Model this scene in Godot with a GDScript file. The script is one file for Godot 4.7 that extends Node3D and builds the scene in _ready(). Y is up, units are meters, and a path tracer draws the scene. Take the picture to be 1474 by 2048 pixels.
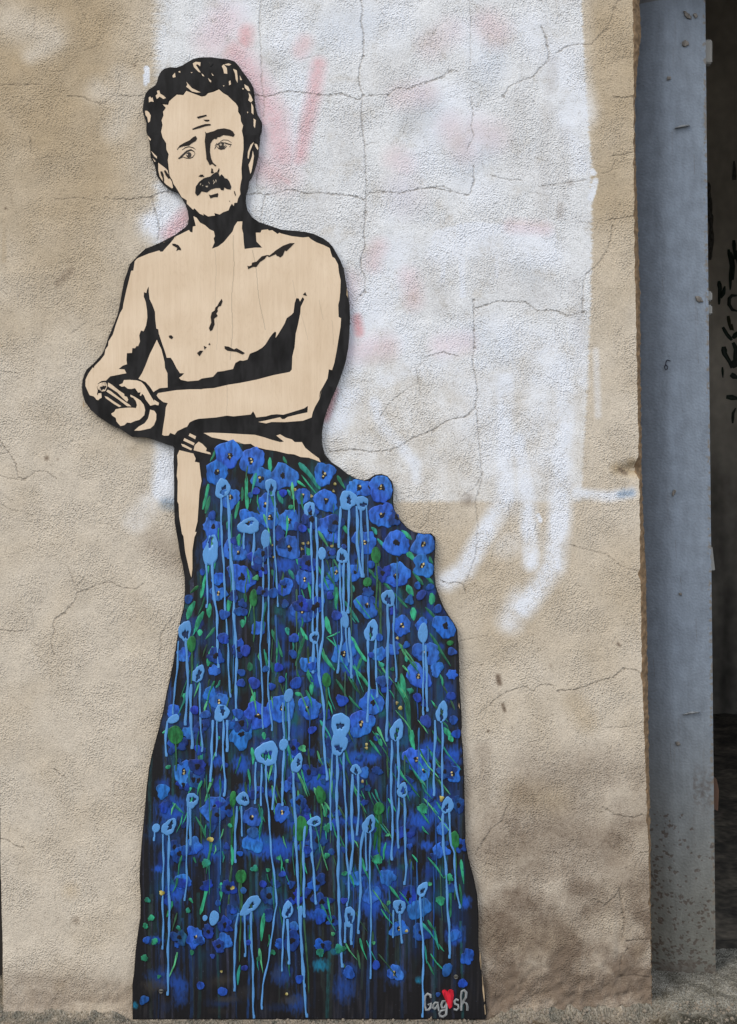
extends Node3D
# A painted plywood cutout standing against a worn plaster wall, beside a steel door post.
# The wall's face is the plane z = 0; one thousand photograph pixels are one metre on it.

const EYE := Vector3(0.0, 1.0, 2.6)
const F := 2600.0
const BOARD := 0.012            # front of the plywood
var used := {}
var M := {}
var rng := RandomNumberGenerator.new()
var layer := 0.0
var cut: Node3D
var outline := PackedVector2Array()

func _ready():
	var cam := Camera3D.new()
	cam.name = "camera"
	cam.position = EYE
	cam.fov = rad_to_deg(2.0 * atan(1024.0 / F))
	cam.near = 0.05
	cam.far = 400.0
	add_child(cam)
	cam.current = true
	var env := Environment.new()
	var sky := Sky.new()
	var sm := ProceduralSkyMaterial.new()
	sm.energy_multiplier = 1.4
	sm.sky_top_color = Color(0.86, 0.89, 0.93)
	sm.sky_horizon_color = Color(0.91, 0.90, 0.89)
	sm.sky_curve = 0.2
	sm.ground_bottom_color = Color(0.35, 0.34, 0.33)
	sm.ground_horizon_color = Color(0.6, 0.6, 0.6)
	sm.sun_angle_max = 1.0
	sky.sky_material = sm
	env.background_mode = Environment.BG_SKY
	env.sky = sky
	env.tonemap_mode = Environment.TONE_MAPPER_LINEAR
	env.tonemap_exposure = 1.20
	env.sdfgi_enabled = true
	env.ssao_enabled = true
	env.ssil_enabled = true
	var we := WorldEnvironment.new()
	we.name = "world_environment"
	we.environment = env
	add_child(we)
	var sun := DirectionalLight3D.new()
	sun.name = "sun"
	sun.light_energy = 0.55
	sun.light_angular_distance = 30.0
	sun.light_color = Color(1.0, 0.96, 0.9)
	sun.shadow_enabled = true
	sun.look_at_from_position(Vector3(-2.5, 3.0, 2.3), Vector3.ZERO, Vector3.UP)
	add_child(sun)
	rng.seed = 41
	materials()
	build_wall()
	build_ground()
	build_interior()
	build_post()
	build_cutout()
	outline = PackedVector2Array()
	build_litter()

# ---------------------------------------------------------------- helpers
func numbered(called: String) -> String:
	if not used.has(called):
		used[called] = 0
		return called
	used[called] += 1
	return "%s_%03d" % [called, used[called]]

func at(p: Vector2, z := 0.0) -> Vector3:
	var d := (EYE.z - z) / F
	return Vector3((p.x - 737.0) * d, EYE.y - (p.y - 1024.0) * d, z)

func px(ox: float, oy: float, k: float, a: Array) -> PackedVector2Array:
	var out := PackedVector2Array()
	for i in range(0, a.size(), 2):
		out.append(Vector2(ox + a[i] / k, oy + a[i + 1] / k))
	return out

func lin(r: float, g: float, b: float) -> Color:
	return Color(r / 255.0, g / 255.0, b / 255.0).srgb_to_linear()

func thing(called: String, label: String, category: String, pos := Vector3.ZERO, group := "") -> Node3D:
	var o := Node3D.new()
	o.name = numbered(called)
	o.position = pos
	add_child(o, true)
	meta(o, label, category, group)
	return o

func meta(o: Node, label: String, category := "", group := ""):
	if label: o.set_meta("label", label)
	if category: o.set_meta("category", category)
	if group: o.set_meta("group", group)

func obj(called: String, mesh: Mesh, mat: Material, parent: Node3D = self, where := Vector3.ZERO) -> MeshInstance3D:
	var o := MeshInstance3D.new()
	o.name = numbered(called) if parent == self else called
	o.mesh = mesh
	if mat: o.material_override = mat
	o.cast_shadow = GeometryInstance3D.SHADOW_CASTING_SETTING_ON
	parent.add_child(o, true)
	var world := where
	var up: Node = parent
	while up != self:
		world -= up.position
		up = up.get_parent()
	o.position = world
	return o

func structure(called: String, mesh: Mesh, mat: Material, where := Vector3.ZERO) -> MeshInstance3D:
	var o := obj(called, mesh, mat, self, where)
	o.set_meta("kind", "structure")
	return o

# a flat patch of paint or bare wood on the board: outline in photograph pixels, proud of what lies under it
func sheet(poly: PackedVector2Array, z: float, h: float, tint := Color.WHITE, uv := Rect2(0, 0, 1, 1), what := "") -> ArrayMesh:
	var idx := Geometry2D.triangulate_polygon(poly)
	if idx.is_empty():
		print("cannot triangulate ", what, " ", poly.size())
	var st := SurfaceTool.new()
	st.begin(Mesh.PRIMITIVE_TRIANGLES)
	for t in range(0, idx.size(), 3):
		var a := poly[idx[t]]
		var b := poly[idx[t + 1]]
		var c := poly[idx[t + 2]]
		if (b - a).cross(c - a) < 0.0:
			var s := b
			b = c
			c = s
		for p in [a, b, c]:
			st.set_normal(Vector3(0, 0, 1))
			st.set_color(tint)
			st.set_uv((p - uv.position) / uv.size)
			st.add_vertex(at(p, z))
	var area := 0.0
	for i in poly.size():
		area += poly[i].cross(poly[(i + 1) % poly.size()])
	for i in poly.size():
		var p := poly[i]
		var q := poly[(i + 1) % poly.size()]
		if area < 0.0:
			p = poly[(i + 1) % poly.size()]
			q = poly[i]
		var n2 := (q - p).normalized()
		var n := Vector3(n2.y, n2.x, 0.0)
		var v := [at(p, z), at(q, z), at(q, z) - Vector3(0, 0, h), at(p, z) - Vector3(0, 0, h)]
		for k in [0, 3, 2, 0, 2, 1]:
			st.set_normal(n)
			st.set_color(tint)
			st.set_uv(((p if k == 0 or k == 3 else q) - uv.position) / uv.size)
			st.add_vertex(v[k])
	return st.commit()

# a raised stroke of paint along a line of pixels; radii in pixels, height in metres
func stroke(st: SurfaceTool, line: PackedVector2Array, r0: float, r1: float, h: float, z: float, tint: Color, wob := 0.0, taper := 0.35, vary := 0.12):
	var pts := PackedVector2Array()
	for i in line.size() - 1:
		var n: int = max(1, int(line[i].distance_to(line[i + 1]) / 7.0))
		for k in n:
			pts.append(line[i].lerp(line[i + 1], float(k) / n))
	pts.append(line[line.size() - 1])
	var ph := rng.randf() * 20.0
	var rows := []
	var total := pts.size() - 1
	for i in pts.size():
		var d := (pts[min(i + 1, total)] - pts[max(i - 1, 0)]).normalized()
		var nrm := Vector2(-d.y, d.x)
		var t: float = float(i) / max(total, 1)
		var r: float = lerp(r0, r1, t) * (1.0 + vary * sin(i * 0.9 + ph))
		if taper > 0.0:
			if i == 0: r *= taper
			if i == total: r *= taper
		var c := pts[i] + nrm * wob * (sin(i * 0.31 + ph) + 0.5 * sin(i * 0.77 + ph * 2.0))
		var row := []
		for s in [[-1.0, -0.7], [-0.75, 0.45], [0.0, 1.0], [0.75, 0.45], [1.0, -0.7]]:
			row.append(at(c + nrm * r * s[0], z + h * s[1]))
		rows.append(row)
	# end caps reach out half a radius so that ends are round
	for i in rows.size() - 1:
		for k in 4:
			var a = rows[i][k]
			var b = rows[i][k + 1]
			var c = rows[i + 1][k + 1]
			var e = rows[i + 1][k]
			for v in [a, e, c, a, c, b]:
				st.set_color(tint * (0.94 + 0.12 * rng.randf()))
				st.set_smooth_group(0)
				st.add_vertex(v)

func begin() -> SurfaceTool:
	var st := SurfaceTool.new()
	st.begin(Mesh.PRIMITIVE_TRIANGLES)
	return st

func done(st: SurfaceTool) -> ArrayMesh:
	st.generate_normals()
	return st.commit()

func ring_quad(st: SurfaceTool, a: Vector3, b: Vector3, c: Vector3, d: Vector3, ca: Color, cb: Color, cc: Color, cd: Color):
	for v in [[a, ca], [b, cb], [c, cc], [a, ca], [c, cc], [d, cd]]:
		st.set_color(v[1])
		st.set_smooth_group(0)
		st.add_vertex(v[0])

# a dab of paint with an uneven outline: rings of vertices round a centre
func dab(c: Vector2, rx: float, ry: float, tilt: float, z: float, h: float, col: Color, lobes := 5, depth := 0.12, alt := Color(0, 0, 0, 0), rough := 0.06) -> ArrayMesh:
	var st := begin()
	var n := 26
	var ph := rng.randf() * TAU
	var jit := []
	var p2 := rng.randf() * TAU
	var p3 := rng.randf() * TAU
	var hm := [rng.randf(), rng.randf(), rng.randf()]
	for i in n:
		var t := TAU * i / n
		jit.append(1.0 + depth * (0.7 * hm[0] * cos(lobes * t + ph) + 0.9 * hm[1] * cos(2.0 * t + p2) + 0.8 * hm[2] * cos(3.0 * t + p3)) + rng.randf_range(-rough, rough))
	var rings := [[0.0, 1.0], [0.38, 1.0], [0.72, 0.95], [0.93, 0.8], [1.0, 0.1], [1.0, -1.2]]
	var side := rng.randf() * TAU
	var grid := []
	var cols := []
	for q in rings:
		var row := []
		var crow := []
		for i in n:
			var a := TAU * i / n
			var p: Vector2 = Vector2(cos(a) * rx, sin(a) * ry) * q[0] * jit[i]
			p = p.rotated(tilt)
			if not outline.is_empty():      # the paint stops at the board's edge
				for q2 in 14:
					if Geometry2D.is_point_in_polygon(c + p * 1.06, outline): break
					p *= 0.9
			row.append(at(c + p, z + h * q[1]))
			var k: float = 0.9 + 0.16 * rng.randf() + 0.07 * sin(a * 9.0 + ph)
			var cc := col * k
			if alt.a > 0.0:
				var w: float = clamp(0.5 + 0.7 * cos(a - side) * q[0] + rng.randf_range(-0.2, 0.2), 0.0, 1.0)
				cc = (col * k).lerp(alt * k, w)
			cc.a = 1.0
			crow.append(cc)
		grid.append(row)
		cols.append(crow)
	for r in rings.size() - 1:
		for i in n:
			var j := (i + 1) % n
			ring_quad(st, grid[r][i], grid[r][j], grid[r + 1][j], grid[r + 1][i], cols[r][i], cols[r][j], cols[r + 1][j], cols[r + 1][i])
	return done(st)

# a ring of paint round a bare spot
func annulus(c: Vector2, rx: float, ry: float, tilt: float, hc: Vector2, hrx: float, hry: float, z: float, h: float, col: Color) -> ArrayMesh:
	var st := begin()
	var n := 28
	var ph := rng.randf() * TAU
	var grid := []
	for q in [[0.0, -1.2], [0.0, 0.2], [0.18, 0.9], [0.5, 1.0], [0.85, 0.9], [1.0, 0.2], [1.0, -1.2]]:
		var row := []
		for i in n:
			var a := TAU * i / n
			var jo: float = 1.0 + 0.09 * sin(3.0 * a + ph) + 0.07 * sin(2.0 * a + ph * 1.7) + 0.04 * sin(7.0 * a + ph * 2.0)
			var ji: float = 1.0 + 0.30 * sin(2.0 * a + ph * 3.0) + 0.24 * sin(5.0 * a + ph)
			var o := c + Vector2(cos(a) * rx * jo, sin(a) * ry * jo).rotated(tilt)
			var inn := hc + Vector2(cos(a) * hrx * ji, sin(a) * hry * ji).rotated(tilt)
			row.append(at(inn.lerp(o, q[0]), z + h * q[1]))
		grid.append(row)
	for r in grid.size() - 1:
		for i in n:
			var j := (i + 1) % n
			var k := 0.96 + 0.08 * rng.randf()
			ring_quad(st, grid[r][i], grid[r][j], grid[r + 1][j], grid[r + 1][i], col * k, col * k, col * k, col * k)
	return done(st)

func noise_bytes(w: int, h: int, seed_: int, freq: float, oct := 3, kind := FastNoiseLite.TYPE_SIMPLEX_SMOOTH, sx := 1.0, sy := 1.0, warp := 0.0) -> PackedByteArray:
	var n := FastNoiseLite.new()
	if warp > 0.0:
		n.domain_warp_enabled = true
		n.domain_warp_amplitude = warp
		n.domain_warp_frequency = 0.006
		n.domain_warp_fractal_octaves = 2
	n.seed = seed_
	n.noise_type = kind
	n.frequency = freq
	n.fractal_octaves = oct
	n.fractal_type = FastNoiseLite.FRACTAL_FBM if oct > 1 else FastNoiseLite.FRACTAL_NONE
	var im := n.get_image(max(4, int(w / sx)), max(4, int(h / sy)), false, false, true)
	im.convert(Image.FORMAT_L8)
	if im.get_width() != w or im.get_height() != h:
		im.resize(w, h, Image.INTERPOLATE_CUBIC)
	return im.get_data()

func texture(w: int, h: int, data: PackedByteArray, fmt := Image.FORMAT_RGB8) -> ImageTexture:
	return ImageTexture.create_from_image(Image.create_from_data(w, h, false, fmt, data))

func paint_mat(rough: float) -> StandardMaterial3D:
	var m := StandardMaterial3D.new()
	m.vertex_color_use_as_albedo = true
	m.roughness = rough
	m.metallic_specular = 0.4
	return m

func plain(col: Color, rough: float, metal := 0.0) -> StandardMaterial3D:
	var m := StandardMaterial3D.new()
	m.albedo_color = col
	m.roughness = rough
	m.metallic = metal
	return m

func box_mesh(lo: Vector3, hi: Vector3, bevel := 0.0) -> ArrayMesh:
	var st := begin()
	var c := (lo + hi) * 0.5
	var e := (hi - lo) * 0.5
	var b: float = min(bevel, min(e.x, min(e.y, e.z)) * 0.9)
	for ax in 3:
		for s in [-1.0, 1.0]:
			var u := (ax + 1) % 3
			var v := (ax + 2) % 3
			var q := []
			for k in [[-1, -1], [1, -1], [1, 1], [-1, 1]]:
				var p := c
				p[ax] += s * e[ax]
				p[u] += k[0] * (e[u] - b)
				p[v] += k[1] * (e[v] - b)
				q.append(p)
			var order := [0, 2, 1, 0, 3, 2] if s > 0 else [0, 1, 2, 0, 2, 3]
			for k in order:
				var nn := Vector3.ZERO
				nn[ax] = s
				st.set_normal(nn)
				st.set_uv(Vector2(q[k][u], q[k][v]))
				st.add_vertex(q[k])
	if b > 0.0:
		for ax in 3:
			var u := (ax + 1) % 3
			var v := (ax + 2) % 3
			for su in [-1.0, 1.0]:
				for sv in [-1.0, 1.0]:
					var q := []
					for k in [[-1, 0], [1, 0], [1, 1], [-1, 1]]:
						var p := c
						p[ax] += k[0] * (e[ax] - b)
						p[u] += su * (e[u] - (0.0 if k[1] == 0 else b))
						p[v] += sv * (e[v] - (b if k[1] == 0 else 0.0))
						q.append(p)
					var nn := Vector3.ZERO
					nn[u] = su * 0.7071
					nn[v] = sv * 0.7071
					var order := [0, 1, 2, 0, 2, 3] if su * sv > 0 else [0, 2, 1, 0, 3, 2]
					for k in order:
						st.set_normal(nn)
						st.set_uv(Vector2(q[k][ax], q[k][u]))
						st.add_vertex(q[k])
	return st.commit()

# a stone: a sphere pushed about
func stone(r: float, seed_: int, flat := 0.6) -> ArrayMesh:
	var n := FastNoiseLite.new()
	n.seed = seed_
	n.frequency = 0.9
	var st := begin()
	var g := []
	for i in 8:
		var row := []
		for j in 11:
			var th := PI * i / 7.0
			var ph := TAU * (j % 10) / 10.0
			var d := Vector3(sin(th) * cos(ph), cos(th), sin(th) * sin(ph))
			var k := 1.0 + 0.55 * n.get_noise_3dv(d * 1.6)
			row.append(Vector3(d.x, d.y * flat, d.z) * r * k)
		g.append(row)
	for i in 7:
		for j in 10:
			for v in [g[i][j], g[i][j + 1], g[i + 1][j + 1], g[i][j], g[i + 1][j + 1], g[i + 1][j]]:
				st.set_smooth_group(-1)
				st.add_vertex(v)
	return done(st)

# ---------------------------------------------------------------- materials
func materials():
	M.paint = paint_mat(0.42)
	var bn := noise_bytes(256, 256, 91, 0.05, 4, FastNoiseLite.TYPE_SIMPLEX_SMOOTH, 1.0, 2.6)
	var bc := PackedByteArray()
	bc.resize(256 * 256)
	for k in 65536: bc[k] = clampi(int(236.0 + (bn[k] - 128) * 0.62), 150, 255)
	M.paint.albedo_texture = texture(256, 256, bc, Image.FORMAT_L8)
	M.paint.uv1_triplanar = true
	M.paint.uv1_world_triplanar = true
	M.paint.uv1_scale = Vector3(7, 7, 7)
	M.drip = paint_mat(0.33)
	M.black = plain(Color(0.150, 0.150, 0.158), 0.55)
	var kn := noise_bytes(256, 256, 95, 0.04, 4, FastNoiseLite.TYPE_SIMPLEX_SMOOTH, 1.0, 3.0)
	var kc := PackedByteArray()
	kc.resize(65536)
	for k in 65536: kc[k] = clampi(int(222.0 + (kn[k] - 128) * 0.55), 120, 255)
	M.black.albedo_texture = texture(256, 256, kc, Image.FORMAT_L8)
	M.black.uv1_triplanar = true
	M.black.uv1_world_triplanar = true
	M.black.uv1_scale = Vector3(4, 4, 4)
	M.black.metallic_specular = 0.25
	M.shade = plain(Color(0.150, 0.135, 0.130), 0.55)
	M.shade.metallic_specular = 0.25
	M.metal = plain(Color(0.62, 0.62, 0.60), 0.35, 0.8)
	M.wood = wood_material()
	# plain plaster for the wall beyond the frame
	M.plaster = plain(Color(0.70, 0.65, 0.58), 0.95)
	var n := NoiseTexture2D.new()
	var fn := FastNoiseLite.new()
	fn.seed = 3
	fn.frequency = 0.05
	n.noise = fn
	n.width = 512
	n.height = 512
	n.seamless = true
	M.plaster.uv1_triplanar = true
	M.plaster.uv1_world_triplanar = true
	M.plaster.heightmap_enabled = true
	M.plaster.heightmap_texture = n
	M.plaster.heightmap_scale = 0.3

func wood_material() -> StandardMaterial3D:
	# pale birch ply, grain upright; one texel is one millimetre
	var w := 580
	var h := 1120
	var long := noise_bytes(w, h, 11, 0.09, 4, FastNoiseLite.TYPE_SIMPLEX_SMOOTH, 1.0, 26.0)
	var wide := noise_bytes(w, h, 12, 0.018, 2, FastNoiseLite.TYPE_SIMPLEX_SMOOTH, 1.0, 7.0)
	var fine := noise_bytes(w, h, 13, 0.4, 2, FastNoiseLite.TYPE_SIMPLEX, 1.0, 30.0)
	var blot := noise_bytes(w, h, 14, 0.008, 3)
	var out := PackedByteArray()
	out.resize(w * h * 3)
	for j in h:
		for i in w:
			var k := j * w + i
			# cathedral rings: the wide field folded into bands
			var ring: float = abs(fposmod(wide[k] * 0.055 + long[k] * 0.006, 1.0) - 0.5) * 2.0
			var v: float = (long[k] - 128) * 0.028 + (fine[k] - 128) * 0.022 - pow(ring, 6.0) * 6.0 + (blot[k] - 128) * 0.05
			out[k * 3] = clampi(int(214.0 + v), 0, 255)
			out[k * 3 + 1] = clampi(int(195.0 + v * 1.15), 0, 255)
			out[k * 3 + 2] = clampi(int(172.0 + v * 1.3), 0, 255)
	# splits along the grain
	for c in [[468, 470, 720, -6], [505, 500, 660, 24], [663, 640, 690, 3], [430, 500, 700, 4], [452, 740, 830, 2], [640, 600, 640, 6], [585, 560, 680, 30]]:
		for y in range(c[1], c[2]):
			var t: float = float(y - c[1]) / (c[2] - c[1])
			var x: int = int(c[0] - 130 + c[3] * t + 1.5 * sin(y * 0.05))
			var k: int = (y - 95) * w + x
			for ch in 3:
				out[k * 3 + ch] = int(out[k * 3 + ch] * (0.78 if c[0] == 468 or c[0] == 505 else 0.9))
	var m := StandardMaterial3D.new()
	m.albedo_texture = texture(w, h, out)
	m.roughness = 0.62
	m.metallic_specular = 0.35
	return m

const WOOD_UV := Rect2(130, 95, 580, 1120)

# ---------------------------------------------------------------- wall
var und: FastNoiseLite
var trow: FastNoiseLite
var coarse: FastNoiseLite

func row_of(y: float) -> float: return 2024.0 - 1000.0 * y

func along(t: Array, v: float) -> float:
	for i in range(0, t.size() - 2, 2):
		if v <= t[i + 2]:
			return lerp(float(t[i + 1]), float(t[i + 3]), clamp((v - t[i]) / (t[i + 2] - t[i]), 0.0, 1.0))
	return t[t.size() - 1]

func wall_edge(y: float) -> float:      # right edge of the plaster face
	var p := along([-400, 1264, 0, 1266, 500, 1269, 700, 1273, 1000, 1279, 1350, 1284, 1700, 1297, 1950, 1302, 2100, 1303], row_of(y))
	for n in [[935, 9.0, 14.0], [1150, 5.0, 10.0], [1350, 4.0, 9.0], [325, 2.0, 6.0], [430, 2.0, 5.0], [560, 2.0, 5.0], [1805, 4.0, 7.0], [1640, 4.0, 10.0]]:
		p -= n[1] * exp(-pow((row_of(y) - n[0]) / n[2], 2.0))
	return (p - 737.0) / 1000.0 + 0.0018 * trow.get_noise_2d(50.0, y * 900.0) + 0.0012 * trow.get_noise_2d(90.0, y * 2600.0)

func wall_left(y: float) -> float:
	var p := along([-400, -30, 0, -14, 1180, -3, 1720, 1, 2010, 8, 2100, 9], row_of(y))
	return (p - 737.0) / 1000.0 + 0.0008 * trow.get_noise_2d(150.0, y * 900.0)

func wall_z(x: float, y: float) -> float:
	var z := 0.0022 * und.get_noise_2d(x * 100.0, y * 100.0)
	z += 0.0010 * trow.get_noise_2d(x * 620.0 + y * 180.0, y * 330.0 - x * 90.0)
	var low: float = smoothstep(0.20, 0.02, y) * smoothstep(-0.05, 0.25, x) + 0.6 * smoothstep(0.10, 0.02, y)
	z += low * (0.004 * coarse.get_noise_2d(x * 100.0, y * 100.0) + 0.002 * coarse.get_noise_2d(x * 300.0, y * 300.0))
	z += 0.010 * pow(clamp((0.06 - y) / 0.06, 0.0, 1.0), 2.0)
	# a spall by the edge, and the chipped place low on the right
	z -= 0.014 * exp(-pow((x - 0.530) / 0.024, 2.0) - pow((y - 1.086) / 0.012, 2.0))
	z -= 0.003 * smoothstep(0.012, 0.0, abs(x - 0.503 - 0.02 * (y - 0.18))) * smoothstep(0.08, 0.10, y) * smoothstep(0.25, 0.23, y)
	return z

func splat(m: PackedFloat32Array, line: Array, r: float, s: float, hard := 0.0):
	# soft brush along a line of photograph pixels into the 560 x 896 mask of the wall
	var rc := r / 2.5
	for i in range(0, max(line.size() - 2, 1), 2):
		var a := Vector2((line[i] + 63.0) / 2.5, (line[i + 1] + 166.0) / 2.5)
		var b := a if line.size() < 4 else Vector2((line[i + 2] + 63.0) / 2.5, (line[i + 3] + 166.0) / 2.5)
		for y in range(max(0, int(min(a.y, b.y) - rc)), min(896, int(max(a.y, b.y) + rc) + 1)):
			for x in range(max(0, int(min(a.x, b.x) - rc)), min(560, int(max(a.x, b.x) + rc) + 1)):
				var p := Vector2(x, y)
				var d: float = p.distance_to(Geometry2D.get_closest_point_to_segment(p, a, b) if a != b else a) / rc
				if d < 1.0:
					var w: float = s * smoothstep(1.0, hard, d)
					if w > m[y * 560 + x]: m[y * 560 + x] = w

func mask() -> PackedFloat32Array:
	var m := PackedFloat32Array()
	m.resize(560 * 896)
	return m

func grown(m: PackedFloat32Array) -> PackedByteArray:
	var b := PackedByteArray()
	b.resize(m.size())
	for i in m.size(): b[i] = clampi(int(m[i] * 255.0), 0, 255)
	var im := Image.create_from_data(560, 896, false, Image.FORMAT_L8, b)
	im.resize(1120, 1792, Image.INTERPOLATE_CUBIC)
	return im.get_data()

func crack(buf: PackedByteArray, ox: float, oy: float, k: float, line: Array, s := 1.0):
	var p := px(ox, oy, k, line)
	var ph := rng.randf() * 9.0
	if s > 0.85:
		for i in p.size():
			if rng.randf() < 0.4:
				var c := (p[i] + Vector2(63, 166)) / 1.25
				var rr := rng.randf_range(1.6, 4.2)
				for y in range(int(c.y - 5), int(c.y + 6)):
					for x in range(int(c.x - 5), int(c.x + 6)):
						if x < 0 or y < 0 or x >= 1120 or y >= 1792: continue
						var dd: float = Vector2(x - c.x, (y - c.y) * 1.3).length() / rr + 0.35 * trow.get_noise_2d(x * 9.0, y * 9.0)
						var vv := clampi(int(150.0 * smoothstep(1.0, 0.5, dd)), 0, 255)
						if vv > buf[y * 1120 + x]: buf[y * 1120 + x] = vv
	for i in p.size() - 1:
		var a := (p[i] + Vector2(63, 166)) / 1.25
		var b := (p[i + 1] + Vector2(63, 166)) / 1.25
		var n := int(a.distance_to(b) * 1.6) + 1
		var d := (b - a).normalized()
		var nr := Vector2(-d.y, d.x)
		for t in n:
			var u := float(t) / n
			var c := a.lerp(b, u) + nr * (1.5 * trow.get_noise_2d(t * 5.0 + i * 77.0, ph * 40.0) * 1.6)
			var wv: float = s * (0.62 + 0.5 * trow.get_noise_2d(t * 2.0 + i * 31.0, ph * 91.0 + 300.0))
			var thin: float = clamp(1.05 - 0.75 * trow.get_noise_2d(t * 1.3 + i * 53.0, ph * 17.0 + 900.0), 0.6, 1.5)
			for dy in [-1, 0, 1]:
				for dx in [-1, 0, 1]:
					var qx: int = int(c.x) + dx
					var qy: int = int(c.y) + dy
					if qx < 0 or qy < 0 or qx >= 1120 or qy >= 1792: continue
					var f: float = clamp(1.15 - Vector2(qx + 0.5, qy + 0.5).distance_to(c) * thin, 0.0, 1.0) * wv
					var v := clampi(int(f * 255.0), 0, 255)
					if v > buf[qy * 1120 + qx]: buf[qy * 1120 + qx] = v

func cracks() -> PackedByteArray:
	var c := PackedByteArray()
	c.resize(1120 * 1792)
	var k := 2.948
	crack(c, 400, 0, k, [320, 560, 385, 570, 440, 560, 520, 537, 600, 545, 700, 560, 760, 565, 830, 552, 880, 570, 935, 588, 960, 570, 1060, 560, 1110, 560, 1160, 520, 1230, 525, 1300, 495, 1380, 470, 1430, 460, 1474, 420])
	crack(c, 400, 0, k, [945, -200, 950, 0, 960, 60, 950, 130, 965, 200, 962, 330, 940, 400, 935, 480, 960, 560, 950, 640, 955, 740, 970, 860, 975, 950, 980, 1100, 975, 1250, 965, 1400, 975, 1450, 950, 1520, 950, 1580, 975, 1640, 970, 1720, 920, 1769], 0.95)
	crack(c, 400, 0, k, [270, 1150, 340, 1140, 385, 1150, 450, 1140, 520, 1117, 570, 1125, 620, 1145, 700, 1135, 780, 1145, 850, 1150, 920, 1160, 970, 1180, 1000, 1135, 1080, 1130, 1180, 1140, 1280, 1115, 1380, 1105, 1474, 1130])
	crack(c, 400, 0, k, [362, -200, 360, 0, 350, 130, 360, 300, 365, 500, 380, 580, 375, 690], 0.75)
	crack(c, 400, 0, k, [970, 860, 1010, 845, 1060, 840], 0.6)
	crack(c, 400, 0, k, [385, 1150, 370, 1220, 355, 1320], 0.7)
	crack(c, 400, 0, k, [340, 1140, 330, 1050, 350, 980], 0.6)
	k = 3.2756
	crack(c, 850, 0, k, [0, 550, 60, 525, 120, 500, 155, 455, 220, 470], 0.9)
	crack(c, 850, 0, k, [290, 460, 300, 350, 295, 300, 300, 150, 290, 0, 295, -200], 0.6)
	crack(c, 850, 0, k, [300, 640, 315, 760, 300, 830, 320, 890, 275, 990], 0.8)
	crack(c, 850, 0, k, [320, 1080, 320, 1200, 290, 1280, 200, 1260, 120, 1220, 0, 1235], 0.9)
	crack(c, 850, 0, k, [430, 1150, 540, 1180, 640, 1180], 0.7)
	crack(c, 850, 0, k, [760, 170, 790, 240, 810, 350, 810, 400, 760, 440, 710, 500, 610, 540, 550, 570, 510, 630])
	crack(c, 850, 0, k, [860, 350, 920, 310, 1010, 290, 1090, 295, 1130, 250, 1190, 190, 1230, 100, 1240, 50, 1270, 0, 1300, -200], 0.9)
	crack(c, 850, 0, k, [1235, 640, 1300, 640, 1364, 634], 1.2)
	crack(c, 850, 0, k, [1230, 1020, 1300, 1015, 1364, 994], 1.2)
	crack(c, 850, 0, k, [1210, 1440, 1290, 1430, 1364, 1415], 1.1)
	crack(c, 850, 0, k, [1270, 380, 1364, 378], 0.6)
	crack(c, 850, 0, k, [1250, 1050, 1220, 1120, 1160, 1140], 0.8)
	crack(c, 850, 0, k, [740, 1225, 850, 1210, 960, 1195, 1060, 1180], 0.7)
	crack(c, 850, 0, k, [1230, 1480, 1210, 1600, 1165, 1690, 1130, 1740, 1060, 1790, 1040, 1850, 1035, 1965], 0.9)
	crack(c, 850, 0, k, [40, 250, 80, 180, 150, 130], 0.5)
	k = 2.106
	crack(c, 600, 600, k, [730, 0, 735, 200, 725, 250, 740, 330, 750, 400, 735, 460, 700, 490, 620, 510, 560, 550, 480, 580, 430, 610, 380, 635, 300, 640, 230, 630, 120, 640])
	crack(c, 600, 600, k, [340, 490, 380, 430, 460, 370, 500, 350, 490, 290, 540, 240, 600, 220, 670, 240], 0.8)
	crack(c, 600, 600, k, [745, 460, 750, 550, 760, 650, 765, 760, 740, 850, 750, 950, 740, 1080, 700, 1190], 0.75)
	crack(c, 600, 600, k, [730, 40, 830, 5, 950, 10, 1000, 45, 1080, 45, 1130, 70, 1190, 50, 1190, 0])
	crack(c, 600, 600, k, [590, 1180, 620, 1195, 660, 1190, 690, 1200, 700, 1240], 0.9)
	crack(c, 600, 600, k, [770, 730, 740, 790, 680, 830], 0.6)
	crack(c, 600, 600, k, [1130, 1030, 1200, 1050, 1290, 1070, 1350, 1120, 1430, 1145], 0.8)
	crack(c, 600, 600, k, [545, 870, 540, 930, 500, 970], 0.7)
	crack(c, 600, 600, k, [500, 350, 510, 420, 470, 470, 480, 540], 0.5)
	crack(c, 600, 600, k, [750, 550, 800, 520, 830, 500], 0.5)
	k = 3.414
	crack(c, 0, 0, k, [-200, 575, 0, 580, 150, 580, 290, 578], 0.7)
	crack(c, 0, 0, k, [460, 655, 560, 660, 620, 690, 690, 710, 740, 685, 780, 655, 850, 655, 980, 660], 0.85)
	crack(c, 0, 0, k, [370, 1365, 540, 1350, 640, 1370], 0.55)
	crack(c, 0, 0, k, [780, 1360, 900, 1365, 980, 1350, 1035, 1350, 1085, 1320, 1150, 1310, 1210, 1330])
	crack(c, 0, 0, k, [1035, 1350, 1070, 1470, 1090, 1560, 1080, 1645])
	crack(c, 0, 0, k, [200, 920, 215, 1000, 210, 1050], 0.8)
	crack(c, 0, 0, k, [530, 0, 550, 60, 590, 140], 0.4)
	crack(c, 0, 600, k, [0, 490, 60, 495, 120, 500], 0.6)
	crack(c, 0, 600, k, [0, 970, 60, 1040, 110, 1120, 125, 1210, 165, 1225])
	crack(c, 0, 600, k, [0, 1200, 60, 1220, 165, 1230, 250, 1170, 310, 1170, 390, 1225], 0.8)
	crack(c, 0, 600, k, [0, 1395, 70, 1430, 160, 1450, 220, 1480], 0.6)
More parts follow.
